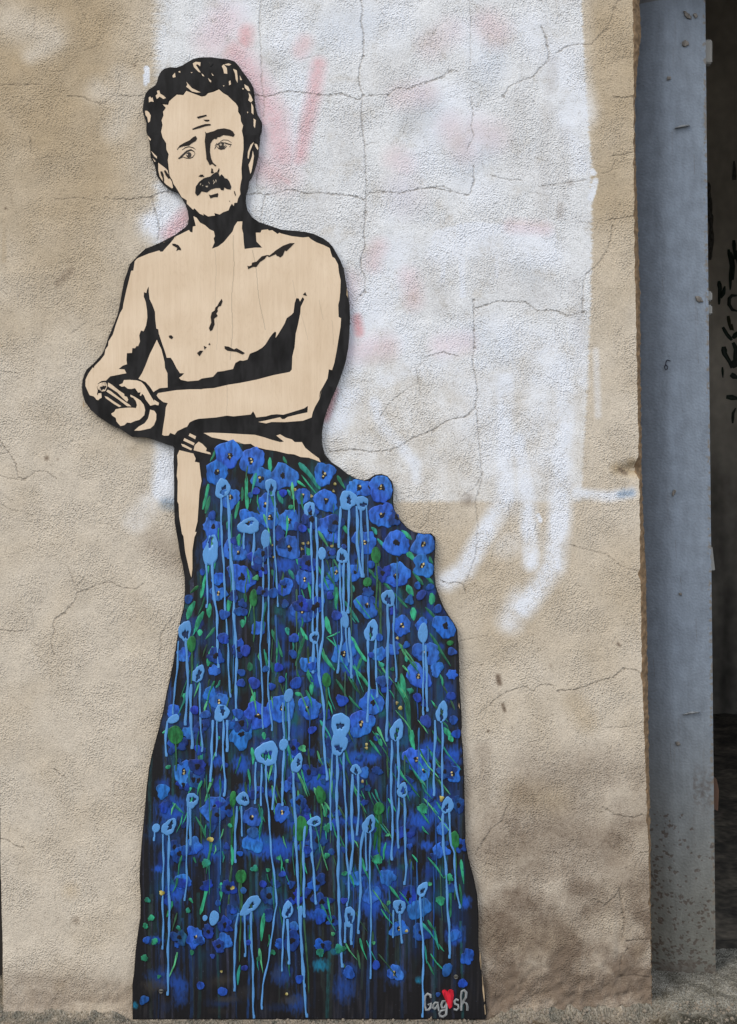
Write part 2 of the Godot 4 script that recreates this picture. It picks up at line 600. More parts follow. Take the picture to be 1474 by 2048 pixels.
	crack(c, 0, 600, k, [515, 2048, 530, 2000, 600, 1980, 650, 1950, 750, 1920, 830, 1965, 930, 1975, 990, 1930], 0.8)
	crack(c, 0, 600, k, [530, 2000, 490, 1890, 465, 1820], 0.7)
	crack(c, 0, 600, k, [540, 1945, 590, 1880], 0.7)
	crack(c, 0, 600, k, [600, 150, 540, 190, 480, 240], 0.5)
	crack(c, 0, 600, k, [740, 1520, 770, 1560, 800, 1590], 0.5)
	crack(c, 0, 1200, k, [500, 20, 440, 90, 375, 130, 360, 180, 375, 215, 345, 280, 370, 370], 0.9)
	crack(c, 0, 1200, k, [0, 205, 100, 215, 195, 210], 0.9)
	crack(c, 0, 1200, k, [1190, 110, 1130, 190, 1095, 250, 1100, 310, 1085, 420], 0.8)
	crack(c, 0, 1200, k, [0, 1630, 50, 1640, 110, 1680, 170, 1695], 0.8)
	crack(c, 0, 1200, k, [370, 1155, 400, 1185, 450, 1215], 0.9)
	crack(c, 0, 1200, k, [400, 350, 400, 490], 0.4)
	k = 3.35
	crack(c, 880, 1200, k, [255, 770, 380, 660, 450, 615, 570, 580, 625, 615, 660, 570, 760, 570], 0.8)
	crack(c, 880, 1200, k, [790, 610, 900, 600, 980, 580, 1060, 545, 1160, 520, 1230, 460, 1310, 470, 1360, 505])
	crack(c, 880, 1200, k, [1090, 1390, 1180, 1440, 1290, 1460, 1365, 1438], 1.1)
	crack(c, 880, 1200, k, [270, 1670, 300, 1600, 350, 1530, 420, 1480, 440, 1410, 480, 1340, 490, 1270], 0.8)
	crack(c, 880, 1200, k, [130, 275, 200, 265, 300, 240], 0.6)
	crack(c, 880, 1200, k, [1100, 860, 1250, 850, 1360, 820], 0.6)
	k = 2.481
	crack(c, 880, 1600, k, [250, 150, 220, 200, 180, 260], 0.9)
	crack(c, 880, 1600, k, [760, 490, 820, 520, 870, 480, 890, 440, 905, 560, 915, 600, 905, 680], 1.3)
	crack(c, 880, 1600, k, [985, 264, 1030, 258], 1.2)
	crack(c, 880, 1600, k, [930, 700, 990, 695, 1050, 688], 1.3)
	crack(c, 880, 1600, k, [890, 870, 900, 780, 930, 740], 0.9)
	crack(c, 880, 1600, k, [900, 875, 960, 870, 1045, 880], 0.9)
	# fine crazing and trowel scratches
	for i in 110:
		var x := rng.randf_range(0.0, 1280.0)
		var y := rng.randf_range(0.0, 1900.0)
		var up := rng.randf() < (0.75 if x < 420.0 else 0.35)
		var l := rng.randf_range(14.0, 60.0)
		var d := Vector2(rng.randf_range(-0.15, 0.15), 1.0) if up else Vector2(1.0, rng.randf_range(-0.6, 0.3))
		var e := Vector2(x, y) + d * l
		crack(c, 0, 0, 1.0, [x, y, (x + e.x) * 0.5 + rng.randf_range(-3, 3), (y + e.y) * 0.5 + rng.randf_range(-3, 3), e.x, e.y], rng.randf_range(0.18, 0.42))
	return c

func build_wall():
	und = FastNoiseLite.new()
	und.seed = 5
	und.frequency = 0.05
	und.fractal_octaves = 3
	trow = FastNoiseLite.new()
	trow.seed = 8
	trow.frequency = 0.04
	trow.fractal_octaves = 3
	coarse = FastNoiseLite.new()
	coarse.seed = 19
	coarse.frequency = 0.35
	coarse.fractal_octaves = 3
	var W := 1120
	var H := 1792
	# paint, stains and dirt as soft masks
	var wash := mask()
	var white := mask()
	var pink := mask()
	var brown := mask()
	var dirt := mask()
	var blue := mask()
	for j in 896:
		var y := j * 2.5 - 166.0
		var r := along([-200, 1154, 0, 1160, 200, 1170, 320, 1180, 480, 1182, 700, 1176, 1000, 1160], y)
		for i in 560:
			var x := i * 2.5 - 63.0
			var wv: float = smoothstep(296.0, 330.0, x + 8.0 * trow.get_noise_2d(y * 3.0, 9.0)) * smoothstep(r + 5.0, r - 3.0, x + 5.0 * trow.get_noise_2d(y * 4.0, 70.0)) * smoothstep(1008.0, 996.0, y + 3.0 * trow.get_noise_2d(x * 4.0, 40.0))
			wv *= 0.94 - 0.40 * smoothstep(560.0, 860.0, y) * smoothstep(500.0, 700.0, x)
			wash[j * 560 + i] = wv
			dirt[j * 560 + i] = ((0.55 * smoothstep(1430.0, 1640.0, y) + 0.5 * smoothstep(1700.0, 1990.0, y)) * smoothstep(700.0, 1020.0, x) + 0.45 * smoothstep(1900.0, 2010.0, y)) * clamp(0.72 + 0.9 * und.get_noise_2d(x * 0.14, y * 0.14 + 500.0), 0.1, 1.2)
			brown[j * 560 + i] = clamp(smoothstep(900.0, 150.0, y) * smoothstep(360.0, 170.0, x) * 0.95 + 0.7 * smoothstep(1160.0, 1200.0, x) * smoothstep(700.0, 300.0, y) + 0.25 * smoothstep(1000.0, 1100.0, y) * smoothstep(760.0, 900.0, x) * smoothstep(1500.0, 1200.0, y) + 0.30 * und.get_noise_2d(x * 0.10, y * 0.10 + 90.0) + 0.04, 0.0, 1.0)
	# the pale area at the top left corner and scuffs beside the head take the brown off
	for s in [[[20, 40, 90, 70], 75.0], [[195, 180, 260, 200, 230, 260], 45.0], [[240, 150, 290, 190], 40.0], [[60, 110, 110, 80], 30.0]]:
		var m := mask()
		splat(m, s[0], s[1], 0.9)
		for i in m.size():
			if m[i] > 0.0: brown[i] *= 1.0 - m[i]
	for s in [[[590, 40, 560, 90], 40, 0.7], [[470, 20, 430, 60], 55, 0.75], [[480, 130, 530, 200, 560, 300], 48, 0.75], [[610, 140, 600, 200, 585, 300], 50, 0.8], [[680, 60, 780, 40], 70, 0.65],
			[[860, 190, 900, 250, 830, 330], 55, 0.8], [[900, 200, 960, 290], 60, 0.75], [[900, 320, 960, 380], 60, 0.55], [[800, 380, 790, 420], 40, 0.6], [[930, 60, 980, 130], 50, 0.6], [[1060, 60, 1120, 130, 1150, 220], 55, 0.7],
			[[1130, 230, 1160, 330], 26, 0.85], [[730, 620, 700, 700, 740, 660], 65, 0.9], [[700, 600, 820, 690], 60, 0.6], [[800, 500, 760, 600], 55, 0.75], [[880, 500, 960, 480, 1100, 510], 42, 0.8],
			[[890, 690, 980, 660, 1100, 700, 1120, 740], 50, 0.75], [[690, 800, 668, 850, 700, 790], 34, 0.95], [[748, 805, 761, 850, 800, 890, 828, 925, 833, 956], 17, 0.7], [[770, 760, 800, 740, 840, 740], 20, 0.5], [[985, 760, 1020, 700], 40, 0.5],
			[[1008, 760, 1010, 1000, 962, 1075, 928, 1137, 895, 1160], 29, 0.9], [[1036, 880, 1050, 960, 1056, 1040, 1062, 1125], 25, 0.9], [[1130, 765, 1122, 900, 1117, 1050, 1105, 1130, 1068, 1185, 1045, 1215], 32, 0.92], [[1040, 1200, 1020, 1240], 38, 0.55],
			[[1150, 640, 1160, 760], 22, 0.6], [[950, 770, 985, 900], 80, 0.5], [[1085, 770, 1070, 930], 70, 0.48], [[880, 720, 1000, 760], 60, 0.5], [[1030, 930, 1040, 1000], 50, 0.4], [[1010, 1090, 1090, 1080], 36, 0.28], [[1190, 700, 1195, 830], 10, 0.4], [[1150, 985, 1215, 992, 1262, 984], 16, 0.75], [[330, 440, 350, 455, 310, 450], 46, 0.95], [[325, 920, 320, 985], 26, 0.95], [[345, 915, 345, 990], 22, 0.95], [[300, 1005, 270, 1040], 34, 0.35], [[390, 300, 380, 400], 60, 0.8]]:
		splat(white, s[0], s[1] * 1.16, s[2] * 1.06, 0.12)
	# white splash with runs
	for s in [[[885, 478, 945, 466, 1090, 476], 26, 1.15], [[888, 500, 884, 560], 6, 0.75], [[922, 500, 924, 590], 7, 0.75], [[993, 500, 992, 552], 5, 0.75], [[1020, 505, 1019, 520], 6, 0.75], [[1050, 500, 1054, 515], 7, 0.7], [[1078, 505, 1080, 525], 5, 0.7],
			[[292, 135, 294, 160], 6, 1.0], [[288, 150, 290, 168], 4, 1.0], [[1183, 340, 1187, 345], 6, 1.2], [[1190, 360, 1184, 385, 1180, 395], 7, 1.2], [[1075, 1030, 1080, 1040], 5, 0.9]]:
		splat(white, s[0], s[1], s[2], 0.75)
	for s in [[[490, 62, 488, 82], 30, 0.62], [[470, 105, 512, 170, 545, 230, 562, 310], 50, 0.52], [[515, 330, 550, 345], 50, 0.42], [[636, 128, 626, 190, 612, 250, 598, 312], 27, 0.56], [[600, 300, 594, 318], 24, 0.5], [[608, 84, 600, 100], 30, 0.35], [[800, 192, 850, 186], 45, 0.19],
			[[790, 315, 806, 328], 45, 0.19], [[800, 370, 815, 400], 63, 0.10], [[975, 46, 990, 62], 54, 0.23], [[950, 262, 985, 270], 57, 0.17], [[756, 492, 746, 512, 744, 526], 33, 0.25], [[816, 552, 824, 574, 826, 600], 36, 0.23], [[712, 636, 717, 664], 18, 0.8], [[650, 835, 668, 780], 15, 0.7], [[370, 432, 340, 468], 32, 0.6],
			[[450, 40, 425, 80], 66, 0.28], [[545, 250, 565, 350], 60, 0.30], [[900, 250, 930, 300], 50, 0.18], [[1020, 450, 1090, 456], 26, 0.22], [[690, 702, 770, 692], 46, 0.24], [[505, 165, 528, 245], 18, 0.5], [[518, 326, 575, 362], 16, 0.42], [[880, 690, 930, 684], 40, 0.2], [[700, 560, 690, 600], 40, 0.2], [[860, 90, 900, 60], 50, 0.14]]:
		splat(pink, s[0], s[1], s[2])
	for s in [[[330, 1006, 356, 1010], 22, 0.75], [[1240, 988, 1262, 984], 13, 0.8], [[1246, 980], 9, 0.6], [[1050, 545], 50, 0.14], [[985, 120, 960, 160], 60, 0.12], [[820, 240, 860, 220], 60, 0.13], [[800, 380, 830, 420], 50, 0.12], [[960, 300, 930, 330], 60, 0.12], [[660, 60, 720, 50], 70, 0.10], [[1000, 700, 960, 680], 60, 0.10]]:
		splat(blue, s[0], s[1], s[2])
	for s in [[[1000, 1690, 1090, 1660, 1210, 1700], 115, 0.58], [[985, 1640, 1000, 1740], 60, 0.45], [[1060, 1560, 1210, 1540], 85, 0.38], [[960, 1972, 1300, 1974], 74, 0.92], [[960, 1905, 1090, 1910], 44, 0.6], [[965, 1500, 975, 1900], 34, 0.3], [[1200, 1500, 1204, 1640], 12, 0.25], [[1262, 1600, 1264, 1800], 14, 0.3], [[1120, 1760, 1123, 1880], 12, 0.25], [[1040, 1720, 1044, 1830], 10, 0.25], [[40, 1960, 230, 1975], 36, 0.4], [[980, 540, 1040, 560], 60, 0.16], [[935, 998], 20, 0.55], [[995, 1352, 998, 1366], 9, 1.0], [[1004, 1408, 1008, 1420], 6, 0.9], [[975, 1461], 5, 0.9], [[1175, 1260], 4, 0.7], [[1234, 1286, 1238, 1290], 5, 0.8], [[1078, 1536], 4, 0.9], [[92, 915], 8, 0.8], [[114, 917], 4, 0.6], [[268, 130], 6, 0.5], [[1138, 365], 14, 0.6],
			[[1120, 410, 1118, 430], 16, 0.5], [[10, 415], 5, 0.6], [[115, 565, 140, 540], 14, 0.35], [[310, 1085, 350, 1120], 50, 0.28], [[150, 1840], 14, 0.45], [[1100, 1330], 8, 0.3], [[1240, 938, 1250, 945], 9, 0.7], [[965, 1975, 1250, 1985], 34, 0.75], [[1000, 1930, 1110, 1945], 40, 0.6], [[60, 1985, 250, 1995], 30, 0.5], [[1228, 1780, 1245, 1880], 7, 0.4], [[905, 285], 60, 0.16], [[610, 240], 40, 0.14], [[545, 130], 40, 0.22], [[850, 215, 830, 240], 55, 0.18], [[1040, 200, 1020, 300], 45, 0.16], [[570, 410], 36, 0.2], [[1092, 220, 1090, 330, 1085, 420], 30, 0.22], [[1128, 260, 1120, 330, 1124, 390], 24, 0.18], [[1105, 120, 1100, 180], 22, 0.3], [[1150, 570, 1160, 690], 24, 0.2], [[800, 130, 760, 160], 50, 0.16], [[700, 250, 690, 300], 55, 0.16], [[860, 540, 880, 600], 45, 0.22], [[740, 420, 720, 440], 40, 0.16], [[1000, 300, 1040, 330], 50, 0.14], [[1040, 560, 1080, 580], 60, 0.16], [[640, 400, 620, 440], 50, 0.14]]:
		splat(dirt, s[0], s[1], s[2])
	for s in [[[1040, 1590, 1110, 1600], 60, 0.6], [[1145, 1400, 1170, 1440], 45, 0.5], [[965, 1870, 1120, 1880], 70, 0.5], [[140, 1780], 30, 0.45], [[8, 430, 6, 520], 16, 0.7], [[2, 690], 8, 0.7], [[120, 1970], 26, 0.4], [[1090, 1985], 22, 0.5], [[1275, 1900], 26, 0.6], [[1232, 936, 1275, 940], 24, 1.0], [[1262, 925], 20, 1.0], [[265, 900, 300, 870], 34, 0.35]]:
		splat(brown, s[0], s[1], s[2])
	var b_wash := grown(wash)
	var b_white := grown(white)
	var b_pink := grown(pink)
	var b_brown := grown(brown)
	var b_dirt := grown(dirt)
	var b_blue := grown(blue)
	var grain := noise_bytes(W, H, 21, 0.36, 2, FastNoiseLite.TYPE_SIMPLEX_SMOOTH, 1.0, 1.0)
	var pits := noise_bytes(W, H, 22, 0.11, 3, FastNoiseLite.TYPE_PERLIN)
	var sweep := noise_bytes(W, H, 23, 0.20, 2, FastNoiseLite.TYPE_SIMPLEX_SMOOTH, 1.0, 2.4, 26.0)
	var blot := noise_bytes(W, H, 24, 0.016, 4)
	var rough := noise_bytes(W, H, 25, 0.010, 3)
	var crk := cracks()
	var col := PackedByteArray()
	col.resize(W * H * 3)
	var hgt := PackedByteArray()
	hgt.resize(W * H)
	for k in W * H:
		var g: float = grain[k] * 0.00392 - 0.5
		var p: float = pits[k] * 0.00392 - 0.5
		var bl: float = blot[k] * 0.00392 - 0.5
		var sw: float = sweep[k] * 0.00392 - 0.5
		var f: float = b_brown[k] * 0.00392
		var am: float = 0.45 + 1.1 * smoothstep(60.0, 190.0, rough[k])
		var v: float = 1.0 + 0.24 * g + 0.075 * bl + 0.05 * p + 0.04 * sw
		# plaster: greyish beige to ochre
		var r: float = (194.0 - 25.0 * f) * v
		var gg: float = (186.0 - 32.0 * f) * v
		var b: float = (174.0 - 43.0 * f) * v
		# lime wash, thin and worn; sprayed white keeps to the grain's tops
		var a: float = b_wash[k] * 0.00392
		if a > 0.01:
			a = clamp(a * (1.16 + 0.95 * bl + 0.15 * p + 0.18 * g), 0.0, 0.96)
			r += (213.0 * v - r) * a
			gg += (218.0 * v - gg) * a
			b += (226.0 * v - b) * a
		a = b_white[k] * 0.00392
		if a > 0.01:
			a = clamp(a * (0.98 + 0.6 * g + 0.4 * p + 0.9 * bl), 0.0, 0.97)
			r += (220.0 - r) * a
			gg += (227.0 - gg) * a
			b += (240.0 - b) * a
		a = b_pink[k] * 0.00392
		if a > 0.01:
			a = clamp(a * (0.80 + 0.6 * g + 0.4 * p), 0.0, 0.85)
			r += (206.0 - r) * a
			gg += (142.0 - gg) * a
			b += (148.0 - b) * a
		a = b_blue[k] * 0.00392
		if a > 0.01:
			a = clamp(a * (0.7 + 0.8 * g + 0.5 * p), 0.0, 0.9)
			r += (112.0 - r) * a
			gg += (136.0 - gg) * a
			b += (164.0 - b) * a
		a = b_dirt[k] * 0.00392
		if a > 0.01:
			a = clamp(a * (1.0 - 0.0022 * b_wash[k]) * (0.92 - 0.5 * g - 0.4 * p + 0.4 * bl), 0.0, 0.86)
			r += (100.0 - r) * a
			gg += (87.0 - gg) * a
			b += (76.0 - b) * a
		# the low points of the grain are darkened for contrast
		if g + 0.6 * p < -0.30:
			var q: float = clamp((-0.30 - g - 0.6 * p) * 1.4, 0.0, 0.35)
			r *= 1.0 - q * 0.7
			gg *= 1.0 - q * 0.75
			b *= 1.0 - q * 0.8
		var c: float = crk[k] * 0.00392
		if c > 0.0:
			r += (84.0 - r) * c * 0.58
			gg += (76.0 - gg) * c * 0.58
			b += (68.0 - b) * c * 0.58
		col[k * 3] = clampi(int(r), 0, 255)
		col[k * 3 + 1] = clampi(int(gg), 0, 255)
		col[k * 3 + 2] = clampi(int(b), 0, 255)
		hgt[k] = clampi(int(150.0 + am * (120.0 * g + 26.0 * p + 40.0 * sw) - 120.0 * c), 0, 255)
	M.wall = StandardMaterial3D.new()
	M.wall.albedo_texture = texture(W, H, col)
	M.wall.roughness = 0.93
	M.wall.metallic_specular = 0.25
	M.wall.heightmap_enabled = true
	M.wall.heightmap_texture = texture(W, H, hgt, Image.FORMAT_L8)
	M.wall.heightmap_scale = 0.56
	var wall := thing("plaster_wall", "cracked beige plaster wall with a worn whitewashed patch behind the cutout", "wall", Vector3(-0.09, 0, 0))
	# the face: a fine grid that carries the trowelled unevenness
	var st := begin()
	var nx := 270
	var ny := 440
	for j in ny + 1:
		var y: float = -0.04 + 2.22 * j / ny
		var xl := wall_left(y)
		var xr := wall_edge(y)
		for i in nx + 1:
			var x: float = lerp(xl, xr, float(i) / nx)
			st.set_uv(Vector2((x + 0.8) / 1.4, (2.19 - y) / 2.24))
			st.set_smooth_group(0)
			st.add_vertex(Vector3(x, y, wall_z(x, y)))
	for j in ny:
		for i in nx:
			var a := j * (nx + 1) + i
			for t in [a, a + nx + 1, a + nx + 2, a, a + nx + 2, a + 1]:
				st.add_index(t)
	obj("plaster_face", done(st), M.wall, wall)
	# broken arris: crumbling plaster that falls back to the reveal
	st = begin()
	var prof := 14
	for j in ny * 2 + 1:
		var y: float = -0.04 + 2.22 * j / (ny * 2)
		var xe := wall_edge(y)
		var xo: float = (along([-400, 1284, 0, 1286, 60, 1288, 130, 1281, 200, 1275, 300, 1276, 450, 1282, 560, 1286, 800, 1288, 1000, 1291, 1150, 1299, 1300, 1301, 1700, 1307, 1950, 1306, 2100, 1306], row_of(y)) - 737.0) / 1000.0
		xo = max(xo, xe + 0.004) + 0.0015 * trow.get_noise_2d(300.0, y * 1500.0)
		for i in prof:
			var t := float(i) / (prof - 1)
			var x: float
			var z: float
			if t < 0.72:
				var u := t / 0.72
				x = lerp(xe, xo, pow(u, 0.85))
				z = lerp(wall_z(xe, y), -0.030, pow(u, 1.25))
			else:
				x = xo + 0.001
				z = lerp(-0.030, -0.22, (t - 0.72) / 0.28)
			var k: float = sin(PI * min(t * 1.2, 1.0))
			x += 0.0034 * k * coarse.get_noise_2d(z * 300.0, y * 130.0)
			z += 0.0055 * k * coarse.get_noise_2d(x * 260.0 + 70.0, y * 160.0)
			st.set_uv(Vector2(t, y))
			st.set_smooth_group(0)
			st.add_vertex(Vector3(x, y, z))
	for j in ny * 2:
		for i in prof - 1:
			var a := j * prof + i
			for t in [a, a + prof, a + prof + 1, a, a + prof + 1, a + 1]:
				st.add_index(t)
	M.render = plain(Color(0.60, 0.51, 0.405), 0.95)
	var rn := noise_bytes(256, 256, 31, 0.06, 4)
	var rc := PackedByteArray()
	rc.resize(256 * 256 * 3)
	for k in 65536:
		var q: float = 0.72 + rn[k] * 0.0022
		rc[k * 3] = clampi(int(132.0 * q), 0, 255)
		rc[k * 3 + 1] = clampi(int(109.0 * q), 0, 255)
		rc[k * 3 + 2] = clampi(int(83.0 * q), 0, 255)
	M.render.albedo_color = Color.WHITE
	M.render.albedo_texture = texture(256, 256, rc)
	M.render.uv1_triplanar = true
	M.render.uv1_world_triplanar = true
	M.render.uv1_scale = Vector3(4, 4, 4)
	M.render.heightmap_enabled = true
	M.render.heightmap_texture = texture(256, 256, rn, Image.FORMAT_L8)
	M.render.heightmap_scale = 0.25
	obj("broken_edge", done(st), M.render, wall)
	# the body of the wall behind the face, the wall over the opening and on either side
	obj("wall_core", box_mesh(Vector3(-0.735, -0.3, -0.32), Vector3(0.535, 2.18, -0.012)), M.plaster, wall)
	obj("wall_above", box_mesh(Vector3(-3.6, 2.18, -0.32), Vector3(4.2, 4.2, 0.003)), M.plaster, wall)
	obj("wall_beyond", box_mesh(Vector3(3.3, -0.3, -0.32), Vector3(4.2, 2.178, 0.0)), M.plaster, wall)
	obj("wall_beyond", box_mesh(Vector3(-3.6, -0.3, -0.32), Vector3(-1.75, 2.178, 0.0)), M.plaster, wall)

# ---------------------------------------------------------------- ground
func ground_y(x: float, z: float) -> float:
	var xp := x * 1000.0 + 737.0
	var right: float = smoothstep(1285.0, 1345.0, xp)
	var fil: float = 0.011 * exp(-max(z, 0.0) / 0.014) * (1.0 + 0.6 * coarse.get_noise_2d(x * 60.0, 7.0)) * (1.0 - right)
	fil += 0.010 * smoothstep(0.25, 0.5, x) * exp(-max(z, 0.0) / 0.03) * (1.0 - right)
	# the trodden flat that the board stands on
	var stand: float = smoothstep(235.0, 262.0, xp) * smoothstep(1000.0, 975.0, xp)
	fil = lerp(fil, -0.0105 * smoothstep(0.05, 0.02, z), stand)
	var sill: float = right * (0.026 - 0.006 * smoothstep(0.02, 0.09, z + 0.03 * coarse.get_noise_2d(x * 40.0, 60.0)) - 0.022 * smoothstep(0.05, 0.26, z))
	var out: float = -0.006 * smoothstep(0.0, 0.03, z) - 0.014 * smoothstep(0.05, 0.3, z)
	var n: float = (0.0035 - 0.002 * stand) * coarse.get_noise_2d(x * 120.0, z * 120.0) + (0.0018 - 0.0008 * stand) * coarse.get_noise_2d(x * 420.0, z * 420.0)
	return fil + sill + out + n

func build_ground():
	var st := begin()
	var nx := 520
	var nz := 110
	for j in nz + 1:
		var z: float = lerp(-0.30, 0.34, float(j) / nz)
		for i in nx + 1:
			var x: float = lerp(-1.0, 1.1, float(i) / nx)
			st.set_uv(Vector2(float(i) / nx, float(j) / nz))
			st.set_smooth_group(0)
			st.add_vertex(Vector3(x, ground_y(x, z), z))
	for j in nz:
		for i in nx:
			var a := j * (nx + 1) + i
			for t in [a, a + nx + 2, a + nx + 1, a, a + 1, a + nx + 2]:
				st.add_index(t)
	var W := 2048
	var H := 420
	var peb := noise_bytes(W, H, 41, 0.20, 2, FastNoiseLite.TYPE_CELLULAR)
	var sp := noise_bytes(W, H, 42, 0.3, 2)
	var bl := noise_bytes(W, H, 43, 0.02, 4)
	var col := PackedByteArray()
	col.resize(W * H * 3)
	var hg := PackedByteArray()
	hg.resize(W * H)
	for j in H:
		var z: float = lerp(-0.30, 0.34, float(j) / H)
		for i in W:
			var k := j * W + i
			var x := -1.0 + 2.1 * i / W
			var s: float = (sp[k] - 128) * 0.0078
			var b: float = (bl[k] - 128) * 0.0078
			var pb: float = peb[k] * 0.00392
			var right: float = smoothstep(0.53, 0.62, x)
			var v: float = 118.0 + 46.0 * s + 34.0 * b + 50.0 * (pb - 0.5) + 4.0 * right
			# a gritty, darker band further out
			var dark: float = smoothstep(0.045, 0.085, z + 0.045 * b + 0.02 * s) * (0.25 + 0.75 * smoothstep(0.1, 0.4, x))
			v = lerp(v, 52.0 + 36.0 * s + 30.0 * (pb - 0.5), dark * 0.8)
			var warm: float = (1.0 - right) * (0.5 + b)
			col[k * 3] = clampi(int(v + 5.0 * warm), 0, 255)
			col[k * 3 + 1] = clampi(int(v - 2.0 - 1.0 * warm), 0, 255)
			col[k * 3 + 2] = clampi(int(v - 9.0 - 6.0 * warm), 0, 255)
			hg[k] = clampi(int(128 + 50.0 * s + 70.0 * (pb - 0.5)), 0, 255)
	M.ground = StandardMaterial3D.new()
	M.ground.albedo_texture = texture(W, H, col)
	M.ground.roughness = 0.95
	M.ground.metallic_specular = 0.2
	M.ground.heightmap_enabled = true
	M.ground.heightmap_texture = texture(W, H, hg, Image.FORMAT_L8)
	M.ground.heightmap_scale = 0.9
	structure("pavement", done(st), M.ground)
	M.road = plain(Color(0.47, 0.46, 0.44), 0.95)
	for side in [[-3.7, -1.0], [1.1, 3.7]]:
		var gs := begin()
		for j in 33:
			for i in 61:
				var x: float = lerp(side[0], side[1], i / 60.0)
				var z: float = lerp(-0.30, 0.34, j / 32.0)
				gs.set_smooth_group(0)
				gs.add_vertex(Vector3(x, ground_y(x, z), z))
		for j in 32:
			for i in 60:
				var a: int = j * 61 + i
				for t in [a, a + 62, a + 61, a, a + 1, a + 62]:
					gs.add_index(t)
		structure("pavement", done(gs), M.road)
	var rn := NoiseTexture2D.new()
	var fn := FastNoiseLite.new()
	fn.seed = 77
	fn.frequency = 0.08
	rn.noise = fn
	rn.seamless = true
	rn.width = 512
	rn.height = 512
	var ramp := Gradient.new()
	ramp.set_color(0, Color(0.72, 0.72, 0.72))
	ramp.set_color(1, Color(1, 1, 1))
	rn.color_ramp = ramp
	M.road.albedo_texture = rn
	M.road.uv1_triplanar = true
	M.road.uv1_world_triplanar = true
	M.road.uv1_scale = Vector3(2, 2, 2)
	var pm := PlaneMesh.new()
	pm.size = Vector2(240, 240)
	structure("pavement", pm, M.road, Vector3(0, -0.045, 0))

